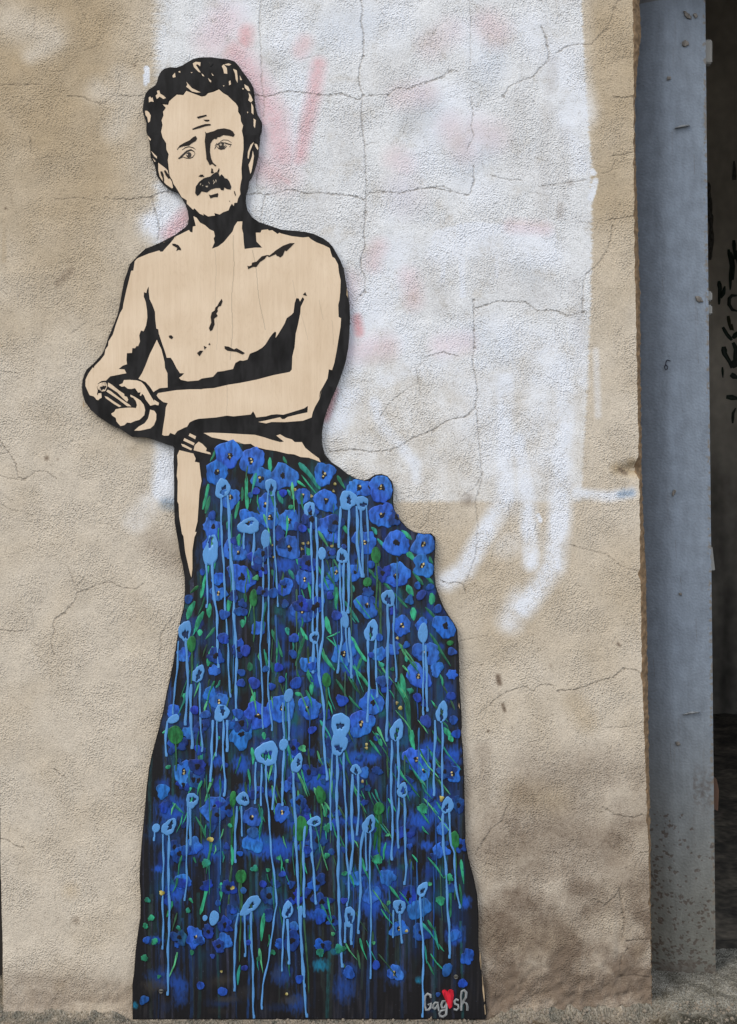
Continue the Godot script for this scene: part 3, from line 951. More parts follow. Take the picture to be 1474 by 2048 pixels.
# ---------------------------------------------------------------- the dark room behind the opening
func build_interior():
	var W := 512
	var H := 512
	var a := noise_bytes(W, H, 51, 0.012, 4)
	var b := noise_bytes(W, H, 52, 0.1, 3)
	var s := noise_bytes(W, H, 53, 0.05, 3, FastNoiseLite.TYPE_SIMPLEX_SMOOTH, 1.0, 8.0)
	var col := PackedByteArray()
	col.resize(W * H * 3)
	for j in H:
		for i in W:
			var k := j * W + i
			var low: float = smoothstep(250.0, 470.0, j)  # wall colour lighter above, darker below: imitates the fall of light
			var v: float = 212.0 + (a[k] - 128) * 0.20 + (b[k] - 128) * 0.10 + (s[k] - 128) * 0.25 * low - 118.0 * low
			col[k * 3] = clampi(int(v), 0, 255)
			col[k * 3 + 1] = clampi(int(v * 0.975), 0, 255)
			col[k * 3 + 2] = clampi(int(v * 0.93), 0, 255)
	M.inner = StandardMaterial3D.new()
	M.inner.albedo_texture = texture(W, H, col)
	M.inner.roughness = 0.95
	var zb := -3.68
	var room := thing("back_wall", "dark grey inside wall with black brush lettering, seen past the steel post", "wall", Vector3(1.6, 0, zb))
	var q := begin()
	var lo := Vector3(-2.4, 0.0, zb)
	var hi := Vector3(4.0, 3.9, zb)
	for v in [[lo.x, lo.y, 0, 1], [lo.x, hi.y, 0, 0], [hi.x, hi.y, 1, 0], [lo.x, lo.y, 0, 1], [hi.x, hi.y, 1, 0], [hi.x, lo.y, 1, 1]]:
		q.set_normal(Vector3(0, 0, 1))
		q.set_uv(Vector2(v[2] * 2.0, v[3]))
		q.add_vertex(Vector3(v[0], v[1], zb))
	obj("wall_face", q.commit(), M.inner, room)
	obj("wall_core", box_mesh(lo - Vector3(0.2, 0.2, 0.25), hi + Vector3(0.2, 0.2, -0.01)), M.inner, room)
	# black and olive brush strokes
	var g := 4.881
	var ink := Color(0.026, 0.050, 0.038)
	var olive := Color(0.045, 0.05, 0.016)
	var i := 0
	for l in [[[330, 90, 350, 250, 342, 490], 2.6, ink], [[345, 120, 375, 260, 372, 390], 3.4, ink], [[380, 0, 384, 90, 392, 190], 3.0, ink], [[235, 400, 246, 470, 238, 560, 236, 630], 3.2, ink], [[248, 565, 275, 520, 292, 450], 3.0, ink],
			[[410, 540, 360, 540, 335, 570, 333, 630, 365, 680, 415, 692], 2.8, ink], [[325, 740, 338, 830, 350, 880], 3.0, olive], [[340, 870, 370, 880, 360, 820], 3.0, olive], [[272, 850, 310, 920, 360, 980], 3.8, ink], [[370, 960, 420, 900], 4.5, ink], [[282, 1040, 290, 1110, 340, 1190, 360, 1250], 4.5, ink],
			[[360, 1240, 410, 1180, 400, 1060, 370, 1000], 6.0, ink], [[350, 1310, 380, 1330, 415, 1345], 5.0, ink], [[305, 1530, 360, 1535, 415, 1545], 4.2, ink], [[270, 1240, 274, 1345], 1.8, ink], [[395, 1640, 370, 1690, 368, 1790], 2.6, Color(0.012, 0.022, 0.014)],
			[[410, 100, 440, 300, 430, 450], 4.0, ink], [[430, 700, 470, 900, 440, 1100, 490, 1300], 4.5, ink], [[440, 560, 500, 620, 450, 690], 3.5, ink]]:
		var st := begin()
		stroke(st, px(1390, 480, g, l[0]), l[1] * 1.25, l[1], 0.002, zb + 0.004, l[2], 0.3, 0.6, 0.2)
		obj("brush_letter", done(st), M.paint, room)
		i += 1
	for l in [[[1416, 365, 1419, 400, 1418, 440], 5.0], [[1421, 425, 1423, 470, 1419, 520], 5.0], [[1468, 322, 1468, 360], 3.5]]:
		var st := begin()
		stroke(st, PackedVector2Array([Vector2(l[0][0], l[0][1]), Vector2(l[0][2], l[0][3]), Vector2(l[0][l[0].size() - 2], l[0][l[0].size() - 1])]), l[1], l[1], 0.002, zb + 0.004, Color(0.16, 0.155, 0.15), 0.5, 0.5, 0.25)
		obj("dark_mark", done(st), M.paint, room)  # dark upright marks on the inside wall
	# shell of the room
	M.dark = plain(Color(0.66, 0.64, 0.61), 0.95)
	structure("inside_ceiling", box_mesh(Vector3(-2.6, 3.9, -3.9), Vector3(4.2, 4.1, -0.322)), M.dark)
	structure("inside_wall", box_mesh(Vector3(4.0, -0.2, -3.9), Vector3(4.2, 3.9, -0.322)), M.dark)
	structure("inside_wall", box_mesh(Vector3(-2.6, -0.2, -3.9), Vector3(-2.4, 3.9, -0.322)), M.dark)
	# earth floor
	var st := begin()
	for jj in 121:
		var z: float = lerp(-0.27, -3.70, jj / 120.0)
		for ii in 161:
			var x: float = lerp(-2.4, 4.0, ii / 160.0)
			var y: float = 0.021 + 0.014 * coarse.get_noise_2d(x * 10.0, z * 10.0) + 0.012 * coarse.get_noise_2d(x * 40.0, z * 40.0)
			y -= 0.014 * smoothstep(-0.34, -0.27, z)
			st.set_uv(Vector2(x, z) * 0.6)
			st.set_smooth_group(0)
			st.add_vertex(Vector3(x, y, z))
	for jj in 120:
		for ii in 160:
			var k := jj * 161 + ii
			for t in [k, k + 161, k + 162, k, k + 162, k + 1]:
				st.add_index(t)
	var fc := PackedByteArray()
	fc.resize(W * H * 3)
	for k in W * H:
		var v: float = 74.0 + (a[k] - 128) * 0.30 + (b[k] - 128) * 0.22
		fc[k * 3] = clampi(int(v), 0, 255)
		fc[k * 3 + 1] = clampi(int(v * 0.93), 0, 255)
		fc[k * 3 + 2] = clampi(int(v * 0.83), 0, 255)
	M.earth = StandardMaterial3D.new()
	M.earth.albedo_texture = texture(W, H, fc)
	M.earth.roughness = 1.0
	structure("earth_floor", done(st), M.earth)
	# near-black panel that fills the dark gap along the left edge
	var door := thing("dark_doorway", "dark doorway gap at the far left edge of the wall, filled by a near black panel", "door", Vector3(-1.2, 0, -0.2))
	M.door = plain(Color(0.10, 0.09, 0.085), 0.6)
	obj("recess_panel", box_mesh(Vector3(-1.75, 0.0, -0.22), Vector3(-0.737, 2.178, -0.17), 0.004), M.door, door)
	for x in [-1.70, -1.24]:
		obj("raised_panel", box_mesh(Vector3(x, 0.15, -0.172), Vector3(x + 0.38, 2.0, -0.16), 0.008), M.door, door)

# ---------------------------------------------------------------- steel post
func build_post():
	var zf := -0.15
	var W := 220
	var H := 2048
	var a := noise_bytes(W, H, 61, 0.02, 3)
	var b := noise_bytes(W, H, 62, 0.16, 2)
	var c := noise_bytes(W, H, 63, 0.07, 3)
	var s := noise_bytes(W, H, 64, 0.06, 3, FastNoiseLite.TYPE_SIMPLEX_SMOOTH, 1.0, 5.0)
	var rust := PackedByteArray()
	rust.resize(W * H)
	for q in 560:
		var cy: float = 1955.0 - 330.0 * pow(rng.randf(), 2.3)
		var cx := rng.randf_range(6, 160)
		if cy < 1800 and rng.randf() < 0.4: cx = rng.randf_range(30, 75)
		var r0 := 1.0 + 3.4 * pow(rng.randf(), 1.6)
		for y in range(max(0, int(cy - r0 - 2)), min(H, int(cy + r0 + 3))):
			for x in range(max(0, int(cx - r0 - 2)), min(W, int(cx + r0 + 3))):
				var d: float = Vector2(x - cx, (y - cy) * 1.1).length() / r0 + (b[y * W + x] - 128) * 0.006
				rust[y * W + x] = max(rust[y * W + x], clampi(int(240.0 * smoothstep(1.1, 0.75, d)), 0, 255))
	for q in 170:
		var cx := rng.randi_range(4, 156)
		var cy := rng.randi_range(4, 1990)
		var l := rng.randi_range(1, 3) if q < 150 else rng.randi_range(14, 60)
		for t in l:
			var k: int = (cy + t) * W + cx + (1 if t * 2 > l else 0)
			rust[k] = max(rust[k], rng.randi_range(60, 150))
	# rusty weeps below the marks
	for q in [[100, 40, 90], [96, 95, 70], [92, 262, 130], [134, 600, 150], [92, 1436, 120], [84, 1490, 90], [76, 990, 70], [120, 1630, 200], [60, 1720, 150], [140, 1500, 220]]:
		for t in q[2]:
			for dx in range(-2, 3):
				var k: int = min(H - 1, q[1] + t) * W + q[0] + dx
				rust[k] = max(rust[k], int(46.0 * (1.0 - float(t) / q[2]) * (1.0 - abs(dx) * 0.3)))
	var col := PackedByteArray()
	col.resize(W * H * 3)
	var hg := PackedByteArray()
	hg.resize(W * H)
	for j in H:
		var low: float = smoothstep(1250.0, 1950.0, j)
		var bot: float = smoothstep(1560.0, 1960.0, j)
		for i in W:
			var k := j * W + i
			var n: float = (a[k] - 128) * 0.0078
			var f: float = (b[k] - 128) * 0.0078
			var v: float = 1.0 + 0.06 * n + 0.035 * f + 0.05 * (s[k] - 128) * 0.0078
			var r: float = lerp(122.0, 110.0, low) * v
			var g: float = lerp(134.0, 110.0, low) * v
			var bb: float = lerp(150.0, 104.0, low) * v
			# rust spots, thick at the foot
			var spot: float = rust[k] * 0.00392
			if j > 1520 and j < 1640 and i > 118: spot = max(spot, 0.75 * smoothstep(0.30, 0.8, c[k] * 0.00392) * (1.0 - abs(j - 1580) / 60.0))
			spot = max(spot, 0.75 * smoothstep(0.50, 0.68, c[k] * 0.00392) * smoothstep(24.0, 6.0, i) * smoothstep(900.0, 1700.0, j))
			spot = max(spot, 0.6 * smoothstep(1925.0, 1955.0, j + 40.0 * n))
			r += (66.0 - r) * spot * 0.56
			g += (52.0 - g) * spot * 0.56
			bb += (45.0 - bb) * spot * 0.56
			# bare edge where the paint has gone
			var e: float = smoothstep(9.0, 3.0, float(W - 60 - i) - 4.0 * f) * smoothstep(0.50, 0.66, c[k] * 0.00392 + 0.25 * exp(-pow((j - 255.0) / 40.0, 2.0)))
			if i < W - 60: r += (118.0 - r) * e * 0.7; g += (108.0 - g) * e * 0.7; bb += (96.0 - bb) * e * 0.7
			col[k * 3] = clampi(int(r), 0, 255)
			col[k * 3 + 1] = clampi(int(g), 0, 255)
			col[k * 3 + 2] = clampi(int(bb), 0, 255)
			hg[k] = clampi(int(140.0 + 50.0 * f + 26.0 * n - 60.0 * spot), 0, 255)
	M.steel = StandardMaterial3D.new()
	M.steel.albedo_texture = texture(W, H, col)
	M.steel.roughness = 0.55
	M.steel.metallic_specular = 0.45
	M.steel.heightmap_enabled = true
	M.steel.heightmap_texture = texture(W, H, hg, Image.FORMAT_L8)
	M.steel.heightmap_scale = 0.16
	M.worn = plain(Color(0.50, 0.50, 0.49), 0.7)
	M.rust = plain(Color(0.34, 0.25, 0.20), 0.9)
	M.lug = plain(Color(0.58, 0.58, 0.57), 0.8)
	var foot := at(Vector2(1360, 1948), zf)
	var post := thing("steel_door_post", "grey blue painted steel door post beside the plaster, rusting at its foot", "door post", Vector3(foot.x, foot.y, zf))
	# front face, a hair out of plumb, slightly dented, its left side bent back to shade it darker
	var st := begin()
	var ny := 200
	var nx := 28
	for j in ny + 1:
		var row: float = lerp(-230.0, 1950.0, float(j) / ny)
		for i in nx + 1:
			var xr: float = 1411.0 + 21.0 * row / 1945.0
			var xp: float = lerp(xr - 165.0, xr, float(i) / nx)
			var p := at(Vector2(xp, row), zf)
			p.z += 0.0008 * und.get_noise_2d(p.x * 160.0, p.y * 90.0) - 0.055 * pow(clamp(1.0 - float(i) / nx / 0.52, 0.0, 1.0), 1.4)
			if i == nx: p.z -= 0.002
			st.set_uv(Vector2((160.0 * i / nx) / 220.0, clamp(row, 0.0, 2046.0) / 2048.0))
			st.set_smooth_group(0)
			st.add_vertex(p)
	for j in ny:
		for i in nx:
			var k := j * (nx + 1) + i
			for t in [k, k + 1, k + nx + 2, k, k + nx + 2, k + nx + 1]:
				st.add_index(t)
	obj("front_flange", done(st), M.steel, post)
	# the flange that turns back into the opening
	st = begin()
	for j in ny + 1:
		var row: float = lerp(-230.0, 1950.0, float(j) / ny)
		for i in 5:
			var p := at(Vector2(1411.0 + 21.0 * row / 1945.0, row), zf)
			p.z += -0.002 - 0.06 * i / 4.0 + 0.0008 * und.get_noise_2d(p.x * 160.0, p.y * 90.0)
			p.x += 0.0012 if i > 0 else 0.0
			st.set_uv(Vector2((160.0 + 10.0 * i) / 220.0, clamp(row, 0.0, 2046.0) / 2048.0))
			st.set_smooth_group(0)
			st.add_vertex(p)
	for j in ny:
		for i in 4:
			var k := j * 5 + i
			for t in [k, k + 1, k + 6, k, k + 6, k + 5]:
				st.add_index(t)
	obj("side_flange", done(st), M.steel, post)
	obj("filler_board", box_mesh(Vector3(0.50, 0.0, -0.31), Vector3(0.58, 2.178, zf - 0.09)), M.dark, post)
	# remains of hinges welded to the edge
	for l in [[1411, 80, 13, 48, M.lug], [1413, 583, 11, 20, M.lug], [1413, 610, 11, 20, M.lug]]:
		var p := at(Vector2(l[0], l[1]), zf - 0.03)
		var e := at(Vector2(l[0] + l[2], l[1] + l[3]), zf - 0.03)
		obj("hinge_lug", box_mesh(Vector3(p.x - 0.004, e.y, zf - 0.05), Vector3(e.x, p.y, zf - 0.025), 0.003), l[4], post)
	for w in [[[1417, 1090, 1425, 1095, 1430, 1140, 1418, 1142], M.lug], [[1427, 1553, 1433, 1558, 1438, 1580, 1436, 1622, 1427, 1618], M.rust]]:
		var poly := px(0, 0, 1.0, w[0])
		obj("hinge_lug", sheet(poly, zf - 0.02, 0.03), w[1], post)
	# blisters and flakes of paint
	for f in [[1375, 30, 10, 4.5], [1391, 31, 5, 4], [1371, 87, 7, 6], [1338, 156, 4, 4], [1356, 1487, 5, 4], [1398, 598, 9, 5], [1348, 985, 3, 7], [1361, 1188, 3, 3]]:
		obj("paint_blister", dab(Vector2(f[0], f[1]), f[2], f[3], rng.randf(), zf + 0.001, 0.003, lin(126, 122, 118), 4, 0.2, Color(0, 0, 0, 0), 0.16), M.paint, post)
	for f in [[1350, 254, 30], [1366, 1427, 34]]:
		st = begin()
		stroke(st, PackedVector2Array([Vector2(f[0], f[1] + 2), Vector2(f[0] + f[2] * 0.4, f[1] - 1), Vector2(f[0] + f[2], f[1] - 3)]), 4.2, 2.4, 0.007, zf + 0.002, lin(150, 156, 162), 0.4, 0.2, 0.2)
		obj("paint_flake", done(st), M.paint, post)
	# the small handwritten mark
	st = begin()
	stroke(st, px(1234, 500, 4.096, [440, 910, 412, 900, 402, 915, 398, 940, 388, 960, 396, 978, 412, 974, 416, 955, 404, 942, 392, 950]), 0.9, 0.9, 0.0006, zf + 0.001, Color(0.02, 0.025, 0.05), 0.0, 0.8, 0.1)
	obj("handwritten_mark", done(st), M.paint, post)

# ---------------------------------------------------------------- the cutout
const A := [270.0, 100.0, 5.264]
const B := [270.0, 280.0, 5.264]
const C := [220.0, 440.0, 5.669]
const D := [460.0, 430.0, 5.669]
const E := [150.0, 600.0, 5.669]
const FF := [390.0, 560.0, 4.467]
const G := [150.0, 730.0, 5.669]
const H := [380.0, 760.0, 4.606]
const I1 := [340.0, 860.0, 4.913]
const I2 := [600.0, 900.0, 4.913]
const I3 := [340.0, 1060.0, 4.913]
const I4 := [640.0, 1060.0, 4.913]
const I5 := [320.0, 1260.0, 4.606]
const I6 := [620.0, 1260.0, 4.606]
const I7 := [280.0, 1460.0, 4.335]
const I8 := [620.0, 1460.0, 4.335]
const BL := [250.0, 1680.0, 4.094]
const BR := [600.0, 1680.0, 3.879]

func z_of(v: Array, a: Array) -> PackedVector2Array: return px(v[0], v[1], v[2], a)

func joined(parts: Array) -> PackedVector2Array:
	var out := PackedVector2Array()
	for p in parts: out.append_array(z_of(p[0], p[1]))
	return out

func outline_right() -> PackedVector2Array:      # waist to the foot
	return joined([[H, [1235, 360, 1215, 480, 1215, 590, 1240, 680]], [I2, [250, 50, 310, 120, 400, 180, 460, 230, 550, 280, 640, 300, 690, 280, 740, 245, 800, 235, 860, 255, 905, 310, 920, 380, 915, 500, 925, 580, 970, 670, 1050, 760, 1120, 805, 1200, 820, 1290, 820, 1330, 860]],
		[I4, [1135, 180, 1125, 300, 1125, 430, 1140, 560, 1175, 660, 1220, 770, 1265, 840, 1320, 920, 1350, 980, 1355, 1070]], [I6, [1370, 130, 1375, 300, 1375, 450, 1385, 600, 1395, 750, 1400, 900]],
		[I8, [1310, 10, 1325, 150, 1335, 350, 1340, 550, 1345, 750, 1350, 900]], [BR, [1282, 10, 1310, 150, 1345, 280, 1375, 420, 1385, 560, 1385, 800, 1395, 920, 1420, 1100, 1445, 1230, 1450, 1340, 1440, 1392]]])

func outline_left() -> PackedVector2Array:       # foot to the hip
	return joined([[BL, [62, 1469, 60, 1350, 60, 1180, 75, 1080, 85, 920, 105, 760, 125, 640, 128, 450, 120, 350, 120, 240, 130, 100]], [I7, [20, 900, 40, 700, 55, 520, 75, 350, 100, 220, 130, 110, 160, 0]],
		[I5, [30, 740, 60, 580, 95, 430, 125, 280, 145, 160, 160, 60]], [I3, [85, 1000, 95, 930, 105, 870, 135, 760, 145, 600, 145, 480, 125, 350, 100, 250, 80, 120, 62, 20]]])

func paint(called: String, poly: PackedVector2Array, lift: float, mat: Material, parent: Node3D, uv := WOOD_UV) -> MeshInstance3D:
	return obj(called, sheet(poly, BOARD + lift, lift, Color.WHITE, uv, called), mat, parent)

func build_cutout():
	var foot := at(Vector2(615, 2039), BOARD)
	cut = thing("plywood_cutout", "life size plywood cutout painted as a moustached man in a blue flowered skirt", "painted cutout", Vector3(foot.x, foot.y, BOARD - 0.006))
	var edge := outline_right()
	edge.append_array(outline_left())
	edge.append_array(joined([[I1, [45, 900, 40, 700, 40, 500, 35, 300, 40, 170]], [G, [1105, 914, 1050, 905, 900, 850, 800, 820, 640, 810, 520, 730, 410, 680, 270, 590, 180, 510, 115, 420, 85, 330, 78, 250, 85, 170, 110, 95]],
		[E, [130, 790, 210, 720, 300, 620, 330, 570, 380, 420, 430, 300, 490, 150, 515, 20]], [C, [80, 1100, 110, 960, 140, 790, 160, 690, 195, 590, 225, 500, 320, 400, 400, 325, 480, 295, 600, 240, 740, 165, 850, 85, 880, 50]],
		[B, [565, 830, 555, 750, 530, 680, 490, 610, 450, 555, 350, 510, 280, 450, 230, 380, 215, 300, 195, 240, 165, 190, 160, 100, 152, 20]],
		[A, [130, 900, 118, 850, 120, 770, 95, 700, 80, 640, 85, 590, 95, 520, 110, 460, 145, 415, 180, 395, 215, 370, 235, 330, 245, 280, 275, 225, 310, 195, 370, 180, 435, 185, 500, 160, 555, 125, 610, 95, 680, 78, 800, 75, 900, 90, 985, 98, 1050, 120, 1095, 170, 1130, 225, 1180, 290, 1220, 345, 1248, 400, 1255, 480, 1265, 590, 1290, 680, 1335, 760, 1335, 830, 1315, 900, 1310, 980]],
		[B, [1300, 100, 1298, 160, 1275, 250, 1250, 330, 1225, 390, 1195, 430, 1190, 500, 1165, 570, 1165, 660, 1185, 740, 1230, 810, 1300, 860]],
		[D, [260, 35, 330, 80, 450, 120, 580, 165, 700, 175, 850, 190, 950, 215, 1050, 260, 1120, 310, 1165, 360, 1210, 440, 1250, 510, 1290, 610, 1310, 730, 1330, 850, 1350, 960]],
		[FF, [1360, 110, 1382, 220, 1385, 340, 1380, 470, 1370, 600, 1345, 730, 1310, 840, 1260, 970, 1220, 1060]], [H, [1300, 180, 1262, 275]]]))
	outline = edge
	obj("plywood_board", sheet(edge, BOARD, 0.009, Color.WHITE, WOOD_UV, "board"), M.black, cut)
	head()
	body()
	skirt()
	# fixings
	for s in [[322, 1983], [912, 1954]]:
		var c := CylinderMesh.new()
		c.top_radius = 0.0035
		c.bottom_radius = 0.0045
		c.height = 0.003
		c.radial_segments = 20
		var o := obj("screw", c, M.metal, cut, at(Vector2(s[0], s[1]), BOARD + 0.004))
		o.rotation.x = PI / 2.0
		obj("screw_slot", box_mesh(at(Vector2(s[0] - 3, s[1] + 1), BOARD + 0.0052), at(Vector2(s[0] + 3, s[1] - 1), BOARD + 0.0058)), M.black, o).transform = o.transform.affine_inverse() * Transform3D(Basis(), -cut.position)
	var edge_wood := lin(176, 156, 128)
	for c in [[960, 1903, 963, 1925, 962, 1940, 959, 1920], [964, 1948, 968, 1978, 970, 2002, 968, 2004, 965, 1980], [970, 2008, 972, 2028, 970, 2030, 968, 2012], [918, 1405, 920, 1418, 917, 1412], [694, 575, 696, 596, 693, 590], [166, 800, 170, 812, 166, 815]]:
		obj("edge_chip", sheet(px(0, 0, 1.0, c), BOARD + 0.0009, 0.0006, edge_wood, SK, "edge chip"), M.paint, cut)
	for i in 46:
		var t := rng.randf()
		var p := Vector2(282, 496).lerp(Vector2(352, 468), t) + Vector2(rng.randf_range(-4, 4), rng.randf_range(-3, 9))
		obj("paint_speck", dab(p, rng.randf_range(0.6, 1.9), rng.randf_range(0.5, 1.5), rng.randf() * 3.0, BOARD + 0.0009, 0.0002, Color(0.02, 0.02, 0.022) if i % 5 else lin(150, 138, 124), 3, 0.3, Color(0, 0, 0, 0), 0.25), M.paint, cut)
	var hole := dab(Vector2(422, 128), 3.5, 4.5, 0.3, BOARD + 0.0016, 0.0002, Color(0.004, 0.004, 0.004), 3, 0.15)
	obj("nail_hole", hole, M.paint, cut)

func head():
	var z := 0.0006
	var face := joined([[A, [330, 1040, 328, 980, 290, 920, 275, 860, 290, 790, 280, 740, 300, 690, 295, 650, 325, 610, 292, 572, 350, 578, 360, 540, 400, 505, 440, 470, 510, 475, 540, 430, 620, 460, 700, 490, 740, 485, 770, 455, 830, 440, 885, 415, 930, 455, 975, 480, 1020, 525, 1060, 560, 1085, 600, 1085, 650, 1110, 690, 1115, 750, 1138, 795, 1125, 850, 1140, 920]],
		[B, [1142, 20, 1142, 100, 1130, 200, 1120, 300, 1125, 400, 1110, 470, 1105, 520, 1110, 570, 1085, 615, 1075, 660, 1045, 662, 1040, 695, 1020, 670, 1000, 700, 985, 740, 930, 760, 890, 785, 835, 768, 842, 795, 770, 805, 715, 773, 725, 795, 680, 775, 625, 718, 612, 735, 545, 670, 545, 635, 490, 600, 450, 530, 432, 500, 405, 462, 392, 420, 366, 380, 358, 325, 345, 210, 355, 150, 335, 110]]])
	paint("face", face, z, M.wood, cut)
	paint("ear", z_of(B, [245, 235, 275, 262, 310, 285, 343, 320, 360, 390, 388, 440, 400, 500, 390, 510, 330, 470, 290, 430, 260, 385, 245, 320]), z, M.wood, cut)
	var ear := paint("ear", z_of(B, [1240, 110, 1252, 170, 1240, 260, 1226, 330, 1214, 357, 1202, 300, 1196, 260, 1215, 220, 1232, 170]), z, M.wood, cut)
	paint("ear_rim", z_of(B, [1186, 190, 1188, 130, 1202, 60, 1238, 2, 1250, 28, 1230, 70, 1210, 120, 1196, 200]), z, M.wood, ear)
	paint("ear_rim", z_of(B, [1258, 38, 1285, 45, 1300, 88, 1290, 105, 1268, 68]), z, M.wood, ear)
	# black marks over the bare wood
	for m in [["ear_shadow", [265, 332, 285, 328, 300, 360, 306, 420, 304, 446, 292, 436, 290, 400, 276, 372]], ["ear_shadow", [303, 322, 322, 318, 350, 360, 370, 402, 352, 408, 325, 375]]]:
		paint(m[0], z_of(B, m[1]), 0.0012, M.shade, cut)
	for m in [["eyebrow", A, [441, 1046, 470, 1005, 520, 975, 575, 950, 605, 922, 638, 903, 654, 930, 640, 958, 600, 980, 570, 1005, 500, 1015, 462, 1030, 445, 1052]],
			["forehead_line", A, [650, 705, 680, 695, 750, 680, 756, 694, 720, 706, 665, 722]], ["forehead_line", A, [720, 733, 780, 733, 785, 742, 772, 752, 740, 751]], ["forehead_line", A, [603, 828, 660, 803, 740, 778, 795, 778, 798, 792, 740, 802, 680, 822, 606, 840]],
			["nostril", B, [668, 382, 690, 364, 715, 364, 730, 386, 690, 389]], ["nose_line", B, [798, 348, 805, 292, 822, 310, 818, 328, 832, 340, 815, 352]], ["nose_line", B, [863, 338, 885, 293, 890, 315, 880, 348]],
			["mouth", B, [776, 573, 800, 580, 872, 558, 877, 572, 870, 602, 835, 601, 793, 614]], ["cheek_line", B, [1042, 535, 1050, 540, 1062, 575, 1057, 590, 1046, 562]], ["cheek_line", B, [990, 637, 1000, 642, 996, 652]]]:
		paint(m[0], z_of(m[1], m[2]), 0.0012, M.shade, cut)
	paint("eyebrow", joined([[A, [738, 858, 752, 875, 830, 853, 870, 833, 940, 824, 1000, 838, 1032, 858, 1050, 892, 1036, 914, 990, 902, 930, 895, 890, 918, 872, 915, 852, 942, 838, 932, 815, 950, 795, 985, 790, 1040]], [B, [788, 60, 790, 130, 800, 190, 820, 238, 857, 268, 846, 279, 815, 252, 785, 264, 765, 222, 753, 205, 745, 120, 735, 20]], [A, [734, 960, 742, 890]]]), 0.0012, M.shade, cut)
	var mou := paint("moustache", z_of(B, [633, 560, 640, 490, 675, 440, 720, 405, 742, 396, 790, 385, 820, 358, 855, 336, 880, 350, 890, 383, 910, 360, 932, 380, 942, 400, 972, 408, 992, 435, 1014, 490, 1006, 522, 965, 515, 940, 498, 932, 530, 905, 525, 893, 505, 850, 505, 800, 520, 755, 552, 700, 540, 680, 570, 655, 590]), 0.0013, M.black, cut)
	for f in [[757, 490, 2.4, 1.6, 0.0], [690, 466, 0.9, 2.0, 0.4], [832, 450, 0.8, 3.0, 0.5], [852, 430, 0.7, 3.0, -0.1], [826, 430, 0.7, 2.0, 0.3], [780, 452, 0.7, 2.4, -0.5], [712, 480, 0.6, 1.4, 0.5]]:
		var p := z_of(B, [f[0], f[1]])[0]
		obj("glint", dab(p, f[2], f[3], f[4], BOARD + 0.0015, 0.0002, lin(215, 200, 180), 3, 0.15), M.paint, mou)
	# eyes: lids and lashes drawn as strokes, the iris a blot with a glint
	for e in [[[[495, 105, 530, 80, 570, 70, 612, 80, 638, 98], 0.9], [[456, 196, 500, 160, 545, 118, 590, 103, 625, 122], 1.9], [[462, 200, 505, 178, 535, 190, 575, 194, 605, 182, 628, 152], 1.0], [[626, 125, 632, 150], 0.9]], [[[895, 17, 930, -2, 975, 2, 1016, 28], 0.8], [[838, 95, 850, 72, 866, 55], 1.2], [[842, 62, 862, 32], 1.2], [[860, 50, 890, 32, 950, 32, 990, 45, 1018, 46], 1.7], [[995, 74, 1008, 52], 1.1], [[866, 70, 880, 88, 905, 98, 940, 92, 968, 60], 1.1]]]:
		var st := begin()
		for l in e:
			var pts := z_of(B, l[0])
			stroke(st, pts, l[1], l[1] * 0.8, 0.0003, BOARD + 0.001, Color(0.03, 0.023, 0.02), 0.1, 0.5, 0.15)
		var eye := obj("eye", done(st), M.paint, cut)
		var left: bool = e.size() == 4
		var ic := z_of(B, [565, 156] if left else [914, 58])[0]
		obj("iris", dab(ic, 5.2 if left else 7.0, 5.6 if left else 7.4, 0.0, BOARD + 0.0012, 0.0002, Color(0.03, 0.023, 0.02), 3, 0.05), M.paint, eye)
		var gp := z_of(B, [549, 155] if left else [903, 50])[0]
		obj("glint", dab(gp, 1.5 if left else 2.2, 1.5 if left else 2.4, 0.0, BOARD + 0.0016, 0.0002, lin(216, 198, 176), 3, 0.1), M.paint, eye)
		if not left:
			obj("glint", dab(z_of(B, [944, 50])[0], 1.8, 2.8, 0.2, BOARD + 0.0016, 0.0002, lin(216, 198, 176), 3, 0.1), M.paint, eye)
	# hair, a sheet of thicker black with bare flecks
	var hair := joined([[B, [238, 232, 222, 250, 200, 232, 172, 186, 166, 100, 160, 20]], [A, [137, 900, 125, 850, 127, 770, 102, 700, 87, 640, 92, 590, 102, 520, 117, 463, 150, 422, 184, 402, 220, 376, 241, 334, 252, 283, 281, 230, 314, 202, 372, 187, 437, 192, 504, 167, 560, 131, 613, 102, 682, 85, 800, 82, 900, 97, 983, 105, 1046, 127, 1089, 174, 1124, 229, 1174, 294, 1214, 349, 1241, 402, 1248, 480, 1258, 591, 1283, 683, 1328, 762, 1328, 830, 1308, 900, 1303, 990, 1255, 960, 1215, 1000, 1195, 1053]],
		[B, [1180, 130, 1150, 180, 1150, 100, 1150, 20]], [A, [1148, 920, 1133, 850, 1146, 795, 1123, 748, 1118, 688, 1093, 648, 1093, 598, 1066, 554, 1026, 519, 980, 473, 935, 448, 888, 405, 828, 432, 766, 447, 737, 477, 702, 482, 622, 452, 536, 420, 503, 467, 437, 460, 395, 498, 352, 534, 343, 569, 275, 560, 315, 612, 287, 648, 292, 688, 272, 740, 281, 790, 267, 860, 282, 922, 320, 982, 322, 1040]], [B, [327, 112, 346, 152, 337, 212, 346, 316, 300, 280]]])
	var hm := paint("hair", hair, 0.0009, M.black, cut)
